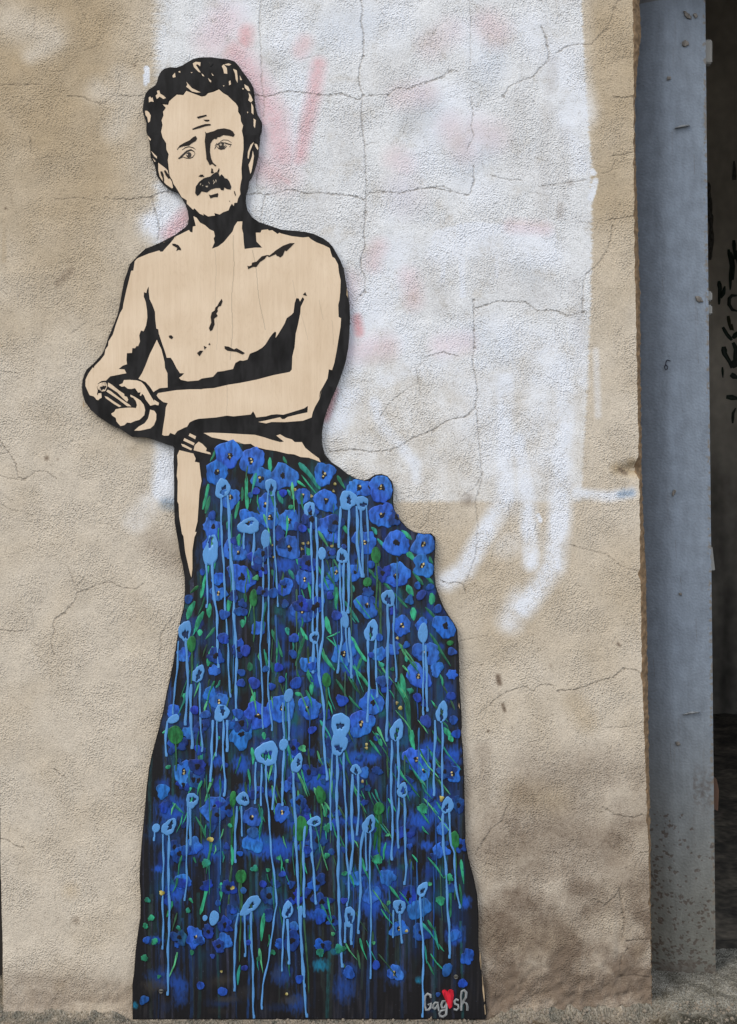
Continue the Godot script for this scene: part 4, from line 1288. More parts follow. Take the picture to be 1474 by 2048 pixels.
	for f in [[A, [145, 500, 160, 489, 172, 508, 184, 498, 196, 546, 170, 541, 146, 551]], [A, [230, 430, 255, 424, 266, 460, 300, 480, 326, 505, 300, 516, 260, 491, 230, 516, 217, 481, 238, 462]], [A, [105, 640, 128, 640, 150, 660, 166, 690, 158, 750, 140, 766, 130, 712, 110, 682]], [A, [132, 897, 168, 940, 160, 957, 142, 930]],
			[A, [540, 334, 572, 370, 600, 402, 640, 421, 692, 446, 650, 447, 600, 437, 560, 402, 538, 386, 552, 366]], [A, [608, 140, 640, 124, 690, 130, 686, 172, 660, 150, 640, 156, 692, 236, 670, 231, 620, 180]], [A, [700, 246, 720, 260, 730, 279, 710, 272]], [A, [768, 294, 802, 324, 800, 343, 782, 326]],
			[A, [913, 170, 935, 150, 967, 190, 972, 250, 938, 246, 928, 200]], [A, [1033, 198, 1072, 214, 1082, 300, 1079, 346, 1061, 310, 1053, 250]], [A, [1103, 268, 1127, 316, 1107, 316]], [A, [1150, 360, 1192, 385, 1212, 431, 1190, 431, 1158, 400]], [A, [1195, 446, 1221, 480, 1241, 530, 1220, 551, 1192, 530, 1203, 490]], [A, [1224, 556, 1246, 600, 1247, 681, 1227, 661]],
			[A, [1248, 720, 1272, 738, 1263, 822, 1250, 800]], [A, [394, 270, 420, 239, 427, 285, 400, 291]], [A, [454, 231, 475, 219, 478, 240]], [A, [988, 330, 1004, 319, 1010, 361, 990, 371]], [B, [169, 114, 232, 176, 230, 196, 200, 170]], [B, [184, 190, 217, 224, 206, 229]], [A, [804, 240, 829, 270, 815, 268]], [A, [940, 152, 985, 140, 1014, 152, 990, 164, 960, 160]], [A, [585, 232, 606, 234, 598, 244]], [A, [1128, 402, 1146, 404, 1138, 420]], [A, [924, 372, 942, 374, 934, 385]], [A, [1178, 650, 1192, 652, 1186, 668]]]:
		paint("bare_fleck", z_of(f[0], f[1]), 0.0012, M.wood, hm)

func body():
	var z := 0.0006
	var torso := joined([[B, [615, 802, 650, 820, 685, 870, 735, 895, 785, 940, 830, 960]], [C, [1190, 185, 1175, 205, 1185, 255, 1155, 325, 1225, 300, 1290, 250, 1340, 190, 1390, 130, 1410, 70, 1440, 25]],
		[D, [85, 75, 140, 72, 135, 150, 150, 210, 155, 300, 165, 385, 280, 370, 365, 370, 300, 300, 293, 200, 345, 200, 360, 170, 430, 163, 440, 176, 480, 172, 540, 215, 560, 200, 580, 210, 700, 240, 830, 255, 890, 248, 920, 275, 980, 310, 1060, 340, 1130, 375, 1145, 430, 1160, 475, 1188, 490, 1225, 560, 1235, 650, 1255, 740, 1250, 880, 1240, 970]],
		[FF, [1280, 220, 1283, 330, 1305, 342, 1300, 420, 1280, 540, 1268, 620, 1245, 740, 1225, 805, 1196, 798, 1184, 880, 1140, 960, 1116, 1000, 1108, 1060]],
		[H, [1215, 90, 1190, 180, 1150, 250, 1130, 300, 1120, 345, 1040, 375, 880, 388, 750, 387, 700, 400, 630, 386, 700, 372, 745, 362, 830, 343, 848, 360, 868, 360, 900, 340, 1000, 315, 1082, 298, 1086, 238, 1050, 262, 960, 290, 860, 320, 800, 315, 750, 320, 700, 335, 610, 345, 595, 310, 580, 288, 560, 318, 400, 335, 340, 328, 240, 345, 150, 352]],
		[G, [1400, 610, 1350, 625, 1300, 650, 1270, 700, 1240, 710, 1160, 750, 1130, 790, 1080, 770, 1060, 800, 1010, 802, 988, 790, 1000, 700, 1020, 580, 1030, 480, 1052, 432, 1000, 420, 950, 380, 925, 345, 942, 318, 1150, 285, 1300, 276, 1450, 275]],
		[FF, [60, 973, 170, 965, 300, 935, 400, 920, 550, 890, 700, 850, 845, 822, 865, 800, 870, 680, 890, 600, 900, 480, 920, 400, 940, 300, 945, 240, 977, 172, 962, 152, 938, 192, 925, 163, 905, 163, 890, 210, 880, 290, 860, 312, 820, 340, 800, 390, 740, 490, 720, 517, 726, 470, 715, 460, 695, 478, 670, 510, 630, 575, 600, 605, 550, 635, 490, 658, 470, 710, 430, 722, 400, 718, 360, 742, 340, 795, 260, 812, 200, 820, 160, 865, 60, 880]],
		[E, [1400, 912, 1280, 922, 1200, 905, 1180, 882, 1212, 860, 1238, 830, 1190, 830, 1150, 770, 1110, 690, 1085, 655, 1040, 655, 1025, 600, 990, 500, 950, 380, 945, 335, 922, 322, 910, 210]],
		[C, [510, 1040, 480, 960, 450, 900, 440, 820, 438, 752, 420, 790, 412, 828, 385, 818, 383, 870, 405, 930, 420, 1030]],
		[E, [820, 200, 805, 290, 778, 355, 748, 345, 728, 400, 736, 470, 715, 525, 700, 520, 680, 547, 650, 545, 645, 600, 588, 603, 583, 680, 590, 728, 540, 745, 495, 782, 560, 787, 582, 830, 480, 850, 400, 865, 350, 915]],
		[G, [330, 178, 300, 182, 260, 210, 247, 250, 258, 290, 250, 330, 276, 382, 266, 398, 246, 395, 215, 357, 165, 342, 150, 310, 118, 235, 120, 165, 150, 100]],
		[E, [200, 765, 215, 770, 220, 750, 290, 680, 335, 620, 345, 560, 375, 520, 380, 470, 430, 390, 460, 290, 510, 150]], [C, [145, 1003, 150, 960, 185, 800, 220, 660, 240, 577, 265, 572, 280, 470, 305, 440, 320, 430, 440, 380, 560, 345, 570, 360, 598, 358, 620, 330, 690, 255, 715, 220, 735, 192, 800, 160, 895, 112, 910, 135, 935, 142, 940, 75, 972, 66]]])
	paint("torso", torso, z, M.wood, cut)
	paint("underarm", z_of(E, [928, 450, 950, 500, 980, 560, 1000, 640, 1015, 700, 1020, 770, 1048, 830, 1050, 992, 960, 1000, 910, 1030, 890, 1045, 850, 985, 800, 930, 745, 905, 720, 892, 760, 830, 800, 740, 850, 610, 890, 530]), z, M.wood, cut)
	paint("belly", z_of(H, [125, 488, 200, 485, 330, 490, 500, 500, 600, 505, 690, 530, 750, 550, 830, 572, 865, 568, 795, 512, 830, 500, 880, 530, 940, 548, 965, 572, 1030, 572, 1062, 625, 1130, 680, 1188, 722, 1203, 757, 1150, 735, 1090, 715, 1020, 710, 960, 685, 900, 680, 800, 655, 700, 640, 600, 615, 560, 588, 500, 590, 430, 580, 330, 555, 260, 540, 200, 528]), z, M.wood, cut)
	paint("hip", joined([[I1, [92, 198, 230, 232, 252, 280, 244, 312, 288, 322, 300, 430, 310, 500, 290, 600, 280, 750, 270, 900, 245, 1000]], [I3, [262, 20, 240, 70, 220, 200, 220, 380, 210, 465, 195, 420, 175, 330, 150, 220, 132, 60]], [I1, [118, 1020, 90, 850, 85, 730, 72, 700, 76, 500, 66, 450, 76, 330, 70, 250]]]), z, M.wood, cut)
	for m in [["collarbone_line", C, [703, 268, 740, 270, 775, 285, 802, 320, 804, 344, 775, 336, 752, 352, 762, 316, 710, 288]], ["collarbone_line", D, [198, 573, 215, 582, 245, 568, 250, 540, 300, 528, 360, 468, 420, 453, 450, 458, 520, 400, 600, 348, 680, 318, 732, 318, 690, 362, 640, 410, 622, 402, 600, 458, 570, 482, 545, 465, 530, 465, 520, 445, 440, 478, 420, 462, 390, 500, 340, 532, 300, 588, 260, 588, 205, 614]],
			["chest_line", FF, [238, 168, 246, 190, 232, 230, 208, 240, 200, 262, 205, 275, 190, 300, 203, 320, 170, 347, 175, 395, 155, 447, 135, 457, 124, 430, 145, 380, 140, 330, 150, 288, 175, 272, 182, 245, 200, 230, 213, 203]], ["chest_line", FF, [263, 590, 300, 595, 350, 620, 370, 608, 410, 630, 445, 652, 425, 666, 370, 642, 330, 637, 290, 632, 266, 615]], ["chest_line", FF, [18, 652, 45, 630, 72, 632, 40, 682]], ["chest_line", FF, [78, 588, 105, 600, 84, 622]], ["chest_line", FF, [128, 560, 138, 580, 120, 580]],
			["chest_dot", E, [1062, 405, 1090, 398, 1114, 420, 1098, 444, 1070, 430]], ["chest_dot", FF, [963, 132, 985, 108, 1000, 142]]]:
		paint(m[0], z_of(m[1], m[2]), 0.0012, M.shade, cut)
	# the hands and the brushes they hold
	paint("hand", z_of(G, [555, 170, 620, 168, 700, 174, 750, 190, 790, 230, 830, 300, 870, 370, 890, 400, 912, 446, 855, 462, 830, 430, 800, 390, 782, 345, 760, 325, 748, 350, 735, 345, 745, 310, 715, 312, 700, 290, 680, 262, 640, 272, 600, 270, 560, 240, 530, 246, 498, 226, 540, 207]), z, M.wood, cut)
	paint("thumb", z_of(G, [628, 336, 680, 362, 740, 400, 780, 450, 796, 510, 785, 570, 730, 622, 680, 635, 630, 657, 590, 652, 560, 682, 515, 692, 470, 640, 462, 600, 420, 572, 412, 550, 445, 530, 460, 502, 520, 490, 620, 482, 692, 488, 702, 455, 690, 410, 660, 372, 630, 360]), z, M.wood, cut)
	paint("finger", z_of(G, [852, 505, 900, 520, 922, 555, 920, 620, 895, 682, 855, 718, 780, 735, 730, 744, 672, 743, 720, 700, 790, 660, 828, 608, 840, 560]), z, M.wood, cut)
	paint("knuckle", z_of(G, [897, 392, 953, 430, 945, 457, 915, 452, 900, 430]), z, M.wood, cut)
	for m in [[375, 198, 420, 225, 500, 290, 558, 328, 560, 350, 590, 362, 604, 392, 590, 418, 540, 375, 480, 312, 372, 242], [370, 280, 400, 292, 500, 370, 620, 452, 638, 470, 590, 467, 490, 390, 356, 300], [336, 352, 368, 362, 440, 412, 524, 466, 500, 477, 440, 442, 350, 377], [266, 320, 298, 320, 302, 370, 276, 385, 258, 345]]:
		paint("paintbrush", z_of(G, m), z, M.wood, cut)
	var rim := annulus(z_of(G, [311, 247])[0], 9.3, 10.0, 0.3, z_of(G, [319, 260])[0], 4.6, 5.0, BOARD + 0.0006, 0.0001, lin(216, 196, 173))
	obj("paintbrush_end", rim, M.paint, cut)
	var brush := paint("brush_tip", z_of(H, [80, 568, 116, 590, 153, 630, 148, 656, 186, 668, 192, 687, 110, 667, 33, 647, 44, 600]), z, M.wood, cut)
	for m in [[1302, 774, 1372, 808, 1362, 842, 1288, 802], [1240, 828, 1357, 885, 1345, 912, 1228, 857], [1203, 893, 1240, 902, 1328, 950, 1316, 967, 1218, 922]]:
		paint("bristle", z_of(G, m), z, M.wood, brush)

const SK := Rect2(255, 875, 730, 1175)

func tint_blob(buf: PackedByteArray, c: Vector2, rx: float, ry: float, col: Color, s: float, noise: PackedByteArray, ring := 0.0):
	# soft, dry-brushed print on the skirt
	var w := 730
	var h := 1175
	var o := c - SK.position
	for y in range(max(0, int(o.y - ry)), min(h, int(o.y + ry) + 1)):
		for x in range(max(0, int(o.x - rx)), min(w, int(o.x + rx) + 1)):
			var d: float = Vector2((x - o.x) / rx, (y - o.y) / ry).length()
			if d >= 1.0: continue
			var k := y * w + x
			var a: float = s * smoothstep(1.0, 0.3, d + (noise[k] - 128) * 0.0036)
			if ring > 0.0: a *= smoothstep(ring * 0.6, ring, d)
			a = clamp(a * (0.55 + noise[k] * 0.004), 0.0, 1.0)
			k *= 3
			buf[k] = int(lerp(float(buf[k]), col.r * 255.0, a))
			buf[k + 1] = int(lerp(float(buf[k + 1]), col.g * 255.0, a))
			buf[k + 2] = int(lerp(float(buf[k + 2]), col.b * 255.0, a))

func skirt_material(drips: Array) -> StandardMaterial3D:
	var w := 730
	var h := 1175
	var streak := noise_bytes(w, h, 71, 0.14, 3, FastNoiseLite.TYPE_SIMPLEX_SMOOTH, 1.0, 22.0)
	var cloud := noise_bytes(w, h, 72, 0.011, 4, FastNoiseLite.TYPE_SIMPLEX_SMOOTH, 1.0, 2.2)
	var teal := noise_bytes(w, h, 73, 0.016, 3, FastNoiseLite.TYPE_SIMPLEX_SMOOTH, 1.0, 2.5)
	var dry := noise_bytes(w, h, 74, 0.14, 3, FastNoiseLite.TYPE_SIMPLEX_SMOOTH, 1.0, 3.0)
	var buf := PackedByteArray()
	buf.resize(w * h * 3)
	for j in h:
		var y := j + SK.position.y
		var low: float = smoothstep(1780.0, 2000.0, y)
		var worn: float = smoothstep(1900.0, 2010.0, y)
		for i in w:
			var k := j * w + i
			var edge_l: float = along([900, 400, 1180, 385, 1260, 368, 1400, 345, 1500, 315, 1700, 290, 2040, 275], y)
			var edge_r: float = along([900, 640, 1000, 790, 1100, 868, 1250, 905, 1500, 920, 1800, 945, 2040, 965], y)
			var x := i + SK.position.x
			var cl: float = smoothstep(edge_l, edge_l + 34.0, x) * smoothstep(edge_r, edge_r - 26.0, x) * clamp((cloud[k] - 124) * 0.014, 0.0, 1.0) * (1.0 - 0.72 * low) * smoothstep(880.0, 1100.0, y)
			var st: float = streak[k] * 0.00392
			var te: float = clamp((teal[k] - 150) * 0.013, 0.0, 0.8) * (1.0 - low) * smoothstep(edge_l, edge_l + 30.0, x) * smoothstep(edge_r, edge_r - 30.0, x)
			var a: float = cl * (0.35 + 0.65 * st)
			var r: float = lerp(24.0, 22.0, a)
			var g: float = lerp(24.0, 44.0, a)
			var b: float = lerp(28.0, 92.0, a)
			a = te * st
			r = lerp(r, 22.0, a)
			g = lerp(g, 84.0, a)
			b = lerp(b, 92.0, a)
			a = worn * clamp((st - 0.45) * 1.6, 0.0, 1.0) * clamp((cloud[k] - 90) * 0.012, 0.0, 1.0)
			r = lerp(r, 78.0, a * 0.7)
			g = lerp(g, 72.0, a * 0.7)
			b = lerp(b, 70.0, a * 0.7)
			var v: float = 0.86 + 0.28 * st
			buf[k * 3] = clampi(int(r * v), 0, 255)
			buf[k * 3 + 1] = clampi(int(g * v), 0, 255)
			buf[k * 3 + 2] = clampi(int(b * v), 0, 255)
	# old thin runs
	for n in 340:
		var x := rng.randf_range(285.0, 930.0)
		var y := rng.randf_range(960.0, 1900.0)
		var l := rng.randf_range(60.0, 330.0)
		var c: Color = [Color(0.16, 0.27, 0.52), Color(0.12, 0.22, 0.42), Color(0.13, 0.36, 0.38), Color(0.22, 0.29, 0.27), Color(0.24, 0.26, 0.36), Color(0.12, 0.30, 0.60)][rng.randi() % 6]
		var a0 := rng.randf_range(0.25, 0.68)
		var hw := rng.randi_range(1, 3)
		for yy in range(int(y), min(2045, int(y + l))):
			var t := (yy - y) / l
			var xx := int(x - 255.0 + 2.0 * sin(yy * 0.02 + n))
			for dx in range(-hw, hw + 1):
				if xx + dx < 0 or xx + dx >= w: continue
				var k := ((yy - 875) * w + xx + dx) * 3
				var a: float = a0 * (1.0 - 0.5 * t) * (0.5 + dry[k / 3] * 0.004)
				for ch in 3: buf[k + ch] = int(lerp(float(buf[k + ch]), c[ch] * 255.0, clamp(a, 0.0, 1.0)))
	# faint dry-brushed flowers
	for f in [[432, 1520, 16, 14], [481, 1529, 18, 18], [439, 1571, 14, 18], [492, 1580, 16, 12], [545, 1585, 14, 10], [712, 1518, 24, 16], [745, 1513, 14, 14], [906, 1511, 18, 20], [862, 1585, 14, 16], [874, 1619, 16, 20], [701, 1642, 26, 12], [703, 1675, 16, 14], [825, 1580, 12, 14], [853, 1691, 14, 10], [563, 1949, 22, 22], [357, 1968, 22, 14],
			[360, 1990, 16, 24], [592, 2005, 22, 20], [316, 1737, 12, 8], [775, 1755, 20, 22], [710, 1757, 22, 22], [744, 1800, 26, 34], [698, 1940, 16, 16], [688, 1975, 22, 28], [909, 1871, 18, 20], [930, 1804, 12, 14], [568, 1130, 26, 16], [480, 1100, 24, 22], [652, 1170, 22, 18], [430, 1400, 26, 22], [660, 1060, 26, 26], [600, 1230, 24, 20], [640, 1350, 22, 30], [700, 1330, 24, 26], [860, 1500, 22, 20],
			[520, 1690, 40, 24], [640, 1560, 40, 22], [420, 1700, 30, 20], [600, 1640, 30, 26], [560, 1700, 34, 22], [840, 1640, 30, 20], [480, 1830, 24, 14], [310, 1880, 16, 8], [630, 1830, 26, 10], [330, 1955, 34, 20], [770, 1700, 30, 18], [345, 1620, 30, 26], [350, 1780, 24, 30]]:
		tint_blob(buf, Vector2(f[0], f[1]), f[2] * 1.4, f[3] * 1.4, Color(0.125, 0.31, 0.70), 0.9 if f[1] < 1900 else 0.5, dry)
	tint_blob(buf, Vector2(791, 1948), 26, 28, Color(0.13, 0.28, 0.60), 0.8, dry, 0.5)
	for f in [[640, 1930, 24, 18], [675, 1902, 22, 10], [837, 1960, 10, 10], [268, 2010, 10, 10]]:
		tint_blob(buf, Vector2(f[0], f[1]), f[2], f[3], Color(0.10, 0.42, 0.56), 0.9, dry)
	for i in 190:
		tint_blob(buf, Vector2(rng.randf_range(300, 920), rng.randf_range(950, 1830)), rng.randf_range(8, 22), rng.randf_range(8, 24), [Color(0.11, 0.26, 0.60), Color(0.09, 0.19, 0.46), Color(0.08, 0.35, 0.38)][i % 3], rng.randf_range(0.3, 0.75), dry)
	for i in 26:
		tint_blob(buf, Vector2(rng.randf_range(280, 940), rng.randf_range(1940, 2030)), rng.randf_range(10, 40), rng.randf_range(8, 20), [Color(0.26, 0.24, 0.22), Color(0.16, 0.17, 0.2), Color(0.12, 0.20, 0.38)][i % 3], rng.randf_range(0.2, 0.5), dry)
	# overspray round the light heads
	for d in drips:
		tint_blob(buf, Vector2(d[0], d[1] + 10), d[2] * 2.6 + 8, d[3] * 2.2 + 10, Color(0.13, 0.31, 0.60), 0.4, dry)
	for i in 700:
		var p := Vector2i(rng.randi_range(20, 700), rng.randi_range(60, 1165))
		var k := (p.y * w + p.x) * 3
		var s := rng.randf_range(0.25, 0.6)
		buf[k] = clampi(int(buf[k] + 90 * s), 0, 255)
		buf[k + 1] = clampi(int(buf[k + 1] + 105 * s), 0, 255)
		buf[k + 2] = clampi(int(buf[k + 2] + 120 * s), 0, 255)
	var m := StandardMaterial3D.new()
	m.albedo_texture = texture(w, h, buf)
	m.roughness = 0.48
	m.metallic_specular = 0.35
	return m

func skirt():
	# light heads: x, y, half width, half height, tilt, hole x, y, w, h (0: none), then the runs
	var drips := [
		[445, 977, 14, 21, 0.1, 447, 981, 6, 8, [[441, 990, 446, 1120, 450, 1190, 455, 1290, 461, 1394], [455, 990, 460, 1080, 467, 1190, 472, 1300, 473, 1441]]],
		[542, 974, 12, 17, 0.0, 542, 981, 4, 10, [[534, 985, 535, 1055], [549, 985, 549, 1080, 552, 1150, 556, 1213]]],
		[619, 1021, 11, 19, 0.15, 620, 1024, 4, 9, [[621, 1034, 624, 1120, 627, 1230, 626, 1270], [632, 1034, 635, 1150, 634, 1262]]],
		[531, 1078, 9, 19, 0.0, 0, 0, 0, 0, [[527, 1090, 527, 1180, 521, 1290, 524, 1380, 526, 1457], [536, 1090, 538, 1240, 537, 1390, 544, 1461]]],
		[498, 1052, 21, 17, 0.0, 499, 1046, 7, 4, [[488, 1065, 488, 1097], [508, 1065, 505, 1130]]],
		[422, 1103, 15, 30, 0.1, 421, 1083, 6, 9, [[413, 1125, 415, 1180, 413, 1215], [425, 1125, 427, 1180, 433, 1230, 437, 1335]]],
		[370, 1262, 12, 22, 0.12, 371, 1269, 5, 10, [[357, 1282, 354, 1330, 350, 1380, 346, 1428], [373, 1282, 375, 1340, 374, 1400, 371, 1450]]],
		[696, 1000, 17, 20, -0.15, 698, 1000, 5, 7, [[680, 1012, 679, 1060, 678, 1095], [697, 1012, 698, 1100, 697, 1226], [713, 1012, 715, 1090, 724, 1154]]],
		[724, 1006, 13, 14, 0.1, 726, 1010, 6, 5, [[722, 1012, 723, 1080, 727, 1154], [733, 1012, 734, 1050, 737, 1083]]],
		[685, 1112, 12, 16, 0.0, 684, 1115, 4, 9, [[680, 1125, 681, 1190, 684, 1280, 680, 1310, 675, 1346], [688, 1125, 687, 1230], [697, 1125, 697, 1180, 695, 1226]]],
		[689, 1239, 9, 17, -0.2, 0, 0, 0, 0, [[692, 1250, 694, 1290, 698, 1324], [697, 1255, 703, 1310, 703, 1356]]],
		[644, 1107, 8, 13, 0.0, 0, 0, 0, 0, [[644, 1118, 646, 1200, 645, 1280, 639, 1310, 639, 1350, 647, 1410, 648, 1480, 654, 1560]]],
		[777, 1196, 13, 18, 0.0, 776, 1200, 5, 9, [[775, 1210, 776, 1290, 774, 1400, 774, 1482], [787, 1208, 788, 1290, 792, 1320, 792, 1363]]],
		[743, 1262, 14, 21, 0.1, 742, 1266, 4, 10, [[737, 1278, 737, 1380, 735, 1444], [751, 1278, 753, 1350, 754, 1394]]],
		[846, 1266, 10, 20, 0.05, 0, 0, 0, 0, [[847, 1280, 846, 1350, 847, 1430], [851, 1290, 853, 1370, 855, 1422]]],
		[396, 1348, 12, 18, 0.35, 397, 1351, 5, 9, [[382, 1368, 382, 1430, 384, 1497], [399, 1366, 401, 1430, 404, 1503]]],
		[629, 1275, 9, 14, 0.2, 630, 1276, 4, 8, [[626, 1285, 626, 1346], [635, 1285, 637, 1349]]],
		[577, 1391, 9, 14, 0.25, 0, 0, 0, 0, [[566, 1405, 566, 1440, 568, 1479], [577, 1405, 577, 1440, 578, 1480]]],
		[443, 1426, 15, 17, 0.15, 445, 1421, 5, 8, [[427, 1440, 423, 1500, 421, 1563], [434, 1440, 432, 1512], [446, 1440, 447, 1520, 451, 1560, 448, 1592], [455, 1440, 454, 1503]]],
		[347, 1438, 13, 8, -0.5, 0, 0, 0, 0, [[334, 1442, 331, 1470, 333, 1512]]],
		[681, 1453, 20, 27, 0.0, 680, 1452, 6, 7, []],
		[678, 1488, 17, 22, 0.0, 677, 1497, 7, 6, [[665, 1505, 661, 1560, 662, 1660], [674, 1508, 674, 1600, 677, 1720, 678, 1830, 685, 1934], [687, 1505, 690, 1580, 693, 1690, 697, 1760, 697, 1790, 694, 1812]]],
		[794, 1461, 13, 22, 0.1, 793, 1468, 4, 11, [[783, 1480, 783, 1600, 785, 1660, 784, 1720], [796, 1480, 797, 1575]]],
		[805, 1581, 10, 16, 0.3, 807, 1582, 4, 8, [[797, 1595, 796, 1640, 797, 1696], [808, 1595, 811, 1680, 812, 1730, 809, 1769]]],
		[884, 1424, 12, 20, 0.1, 883, 1431, 4, 11, [[870, 1440, 869, 1500, 868, 1591], [884, 1445, 885, 1520, 885, 1593]]],
		[895, 1611, 11, 18, 0.2, 892, 1616, 4, 7, [[886, 1625, 887, 1690, 893, 1760, 898, 1850, 899, 1916], [899, 1625, 901, 1690, 908, 1706, 912, 1770, 920, 1816]]],
		[534, 1507, 22, 26, 0.05, 534, 1511, 8, 11, [[512, 1524, 510, 1560, 510, 1607], [522, 1528, 523, 1560, 522, 1611], [533, 1530, 533, 1590, 538, 1640, 543, 1700, 549, 1760, 553, 1810, 546, 1860, 536, 1920, 526, 1970, 524, 2018], [550, 1520, 550, 1570, 545, 1619]]],
		[567, 1489, 9, 12, 0.3, 0, 0, 0, 0, [[567, 1498, 566, 1560, 565, 1611]]],
		[594, 1527, 11, 19, 0.25, 597, 1525, 4, 6, [[587, 1545, 587, 1603, 592, 1640, 593, 1720, 598, 1810, 604, 1920, 609, 1974]]],
		[384, 1601, 13, 15, 0.2, 385, 1599, 5, 6, [[375, 1612, 374, 1700, 373, 1760, 369, 1801], [381, 1612, 381, 1690]]],
		[486, 1598, 12, 15, -0.3, 489, 1598, 4, 6, [[473, 1612, 471, 1660, 471, 1725], [484, 1612, 484, 1672]]],
		[312, 1656, 8, 9, 0.2, 0, 0, 0, 0, [[309, 1663, 308, 1681]]],
		[338, 1654, 13, 18, 0.6, 341, 1651, 4, 9, [[326, 1668, 326, 1760, 326, 1840, 325, 1898], [337, 1670, 338, 1760, 338, 1860, 335, 1990]]],
		[629, 1643, 14, 10, -0.5, 630, 1645, 8, 3, [[622, 1652, 624, 1720, 629, 1770, 632, 1808], [611, 1652, 607, 1700, 607, 1780, 609, 1834]]],
		[738, 1649, 13, 18, 0.3, 740, 1652, 4, 11, [[727, 1660, 722, 1700, 720, 1790, 717, 1867], [732, 1662, 732, 1700, 733, 1741], [740, 1664, 740, 1740, 742, 1850, 741, 1957]]],
		[712, 1539, 11, 10, 0.2, 712, 1543, 3, 7, [[704, 1548, 704, 1640, 705, 1700, 700, 1748], [717, 1548, 717, 1610, 714, 1670]]],
		[501, 1811, 25, 13, -0.75, 503, 1811, 6, 4, [[477, 1826, 471, 1850, 470, 1900, 469, 1982], [490, 1826, 490, 1913], [503, 1824, 503, 1880, 506, 1960, 508, 2036]]],
		[575, 1820, 10, 19, 0.2, 577, 1824, 4, 9, [[567, 1834, 566, 1900, 564, 1942], [576, 1838, 577, 1880, 578, 1928]]],
		[699, 1833, 11, 20, 0.0, 700, 1836, 4, 11, [[691, 1845, 690, 1885], [703, 1848, 703, 1889]]],
		[799, 1813, 13, 14, 0.2, 800, 1816, 4, 6, [[788, 1820, 787, 1850, 786, 1875], [800, 1824, 802, 1860, 804, 1886]]],
		[845, 1779, 9, 17, 0.35, 845, 1782, 3, 7, [[841, 1794, 843, 1850, 847, 1920, 846, 1990, 845, 2034]]],
		[602, 1822, 4, 10, 0.0, 0, 0, 0, 0, [[601, 1826, 604, 1900, 608, 1970, 614, 2034]]]]
	M.skirt = skirt_material(drips)
	var zz := BOARD + 0.0022
	var poly := joined([[I1, [400, 226, 470, 150, 570, 112, 640, 108, 720, 135, 830, 168, 900, 192, 1050, 217, 1180, 244, 1290, 278, 1400, 284, 1500, 318]]])
	for p in outline_right():
		if p.y > 915: poly.append(p + Vector2(-2.0, 0.0) if p.y < 2030 else p + Vector2(-2.0, -2.0))
	for p in outline_left():
		if p.y > 1150: poly.append(p + Vector2(2.0, -2.0 if p.y > 2030 else 0.0))
	poly.append_array(joined([[I3, [190, 500, 226, 468, 238, 380, 238, 200, 258, 72]], [I1, [258, 1040, 288, 900, 303, 750, 308, 600, 325, 500, 314, 400, 300, 325, 330, 280]]]))
	obj("skirt", sheet(poly, BOARD + 0.0006, 0.0006, Color.WHITE, SK, "skirt"), M.skirt, cut)
	leaves()
	flowers()
	var light := lin(86, 143, 205)
	var z := BOARD + 0.0024
	for d in drips:
		var tone := light * rng.randf_range(0.9, 1.08)
		z += 0.00001
		var m: ArrayMesh
		if d[7] > 0:
			m = annulus(Vector2(d[0], d[1]), d[2], d[3], d[4], Vector2(d[5], d[6]), d[7], d[8], z, 0.00045, tone)
		else:
			m = dab(Vector2(d[0], d[1]), d[2], d[3], d[4], z, 0.00045, tone, 3, 0.06, Color(0, 0, 0, 0), 0.02)
		var head_ := obj("drip_flower", m, M.drip, cut)
		for r in d[9]:
			var st := begin()
			z += 0.00001
			var w := rng.randf_range(1.7, 2.8)
			stroke(st, px(0, 0, 1.0, r), w, w * 0.88, 0.0006, z, tone, 0.9, 0.75, 0.24)
			var tail := Vector2(r[r.size() - 2], r[r.size() - 1])
			stroke(st, PackedVector2Array([tail + Vector2(0, -7), tail + Vector2(0, -2), tail + Vector2(0, 1)]), w * 1.05, w * 1.2, 0.0009, z + 0.00002, tone, 0.0, 0.75, 0.0)
			obj("paint_drip", done(st), M.drip, head_)
	# older, thinner runs of darker paint behind them
	for i in 64:
		var c := Vector2(rng.randf_range(300, 930), rng.randf_range(980, 1780))
		if c.x < 470.0 - (c.y - 1000.0) * 0.24 or c.x > 780.0 + (c.y - 1000.0) * 0.20 or c.x > 915.0: continue
		zz += 0.000003
		var st := begin()
		var l := rng.randf_range(50, 230)
		stroke(st, PackedVector2Array([c, c + Vector2(rng.randf_range(-2, 2), l * 0.5), c + Vector2(rng.randf_range(-3, 3), l)]), rng.randf_range(1.0, 2.0), 0.9, 0.0003, zz, [lin(44, 88, 150), lin(34, 74, 140), lin(52, 104, 158), lin(40, 104, 96), lin(58, 92, 80)][i % 5], 0.8, 0.6, 0.3)
		obj("paint_run", done(st), M.drip, cut)
	obj("paint_drop", dab(Vector2(428, 1836), 9, 16, 0.2, z, 0.0004, light, 3, 0.05, Color(0, 0, 0, 0), 0.02), M.drip, cut)
	obj("paint_drop", dab(Vector2(410, 1836), 5, 6, 0.2, z, 0.0004, light, 3, 0.05, Color(0, 0, 0, 0), 0.02), M.drip, cut)
	# signature
	var grey := lin(150, 155, 160)
	var sg := 9.2125
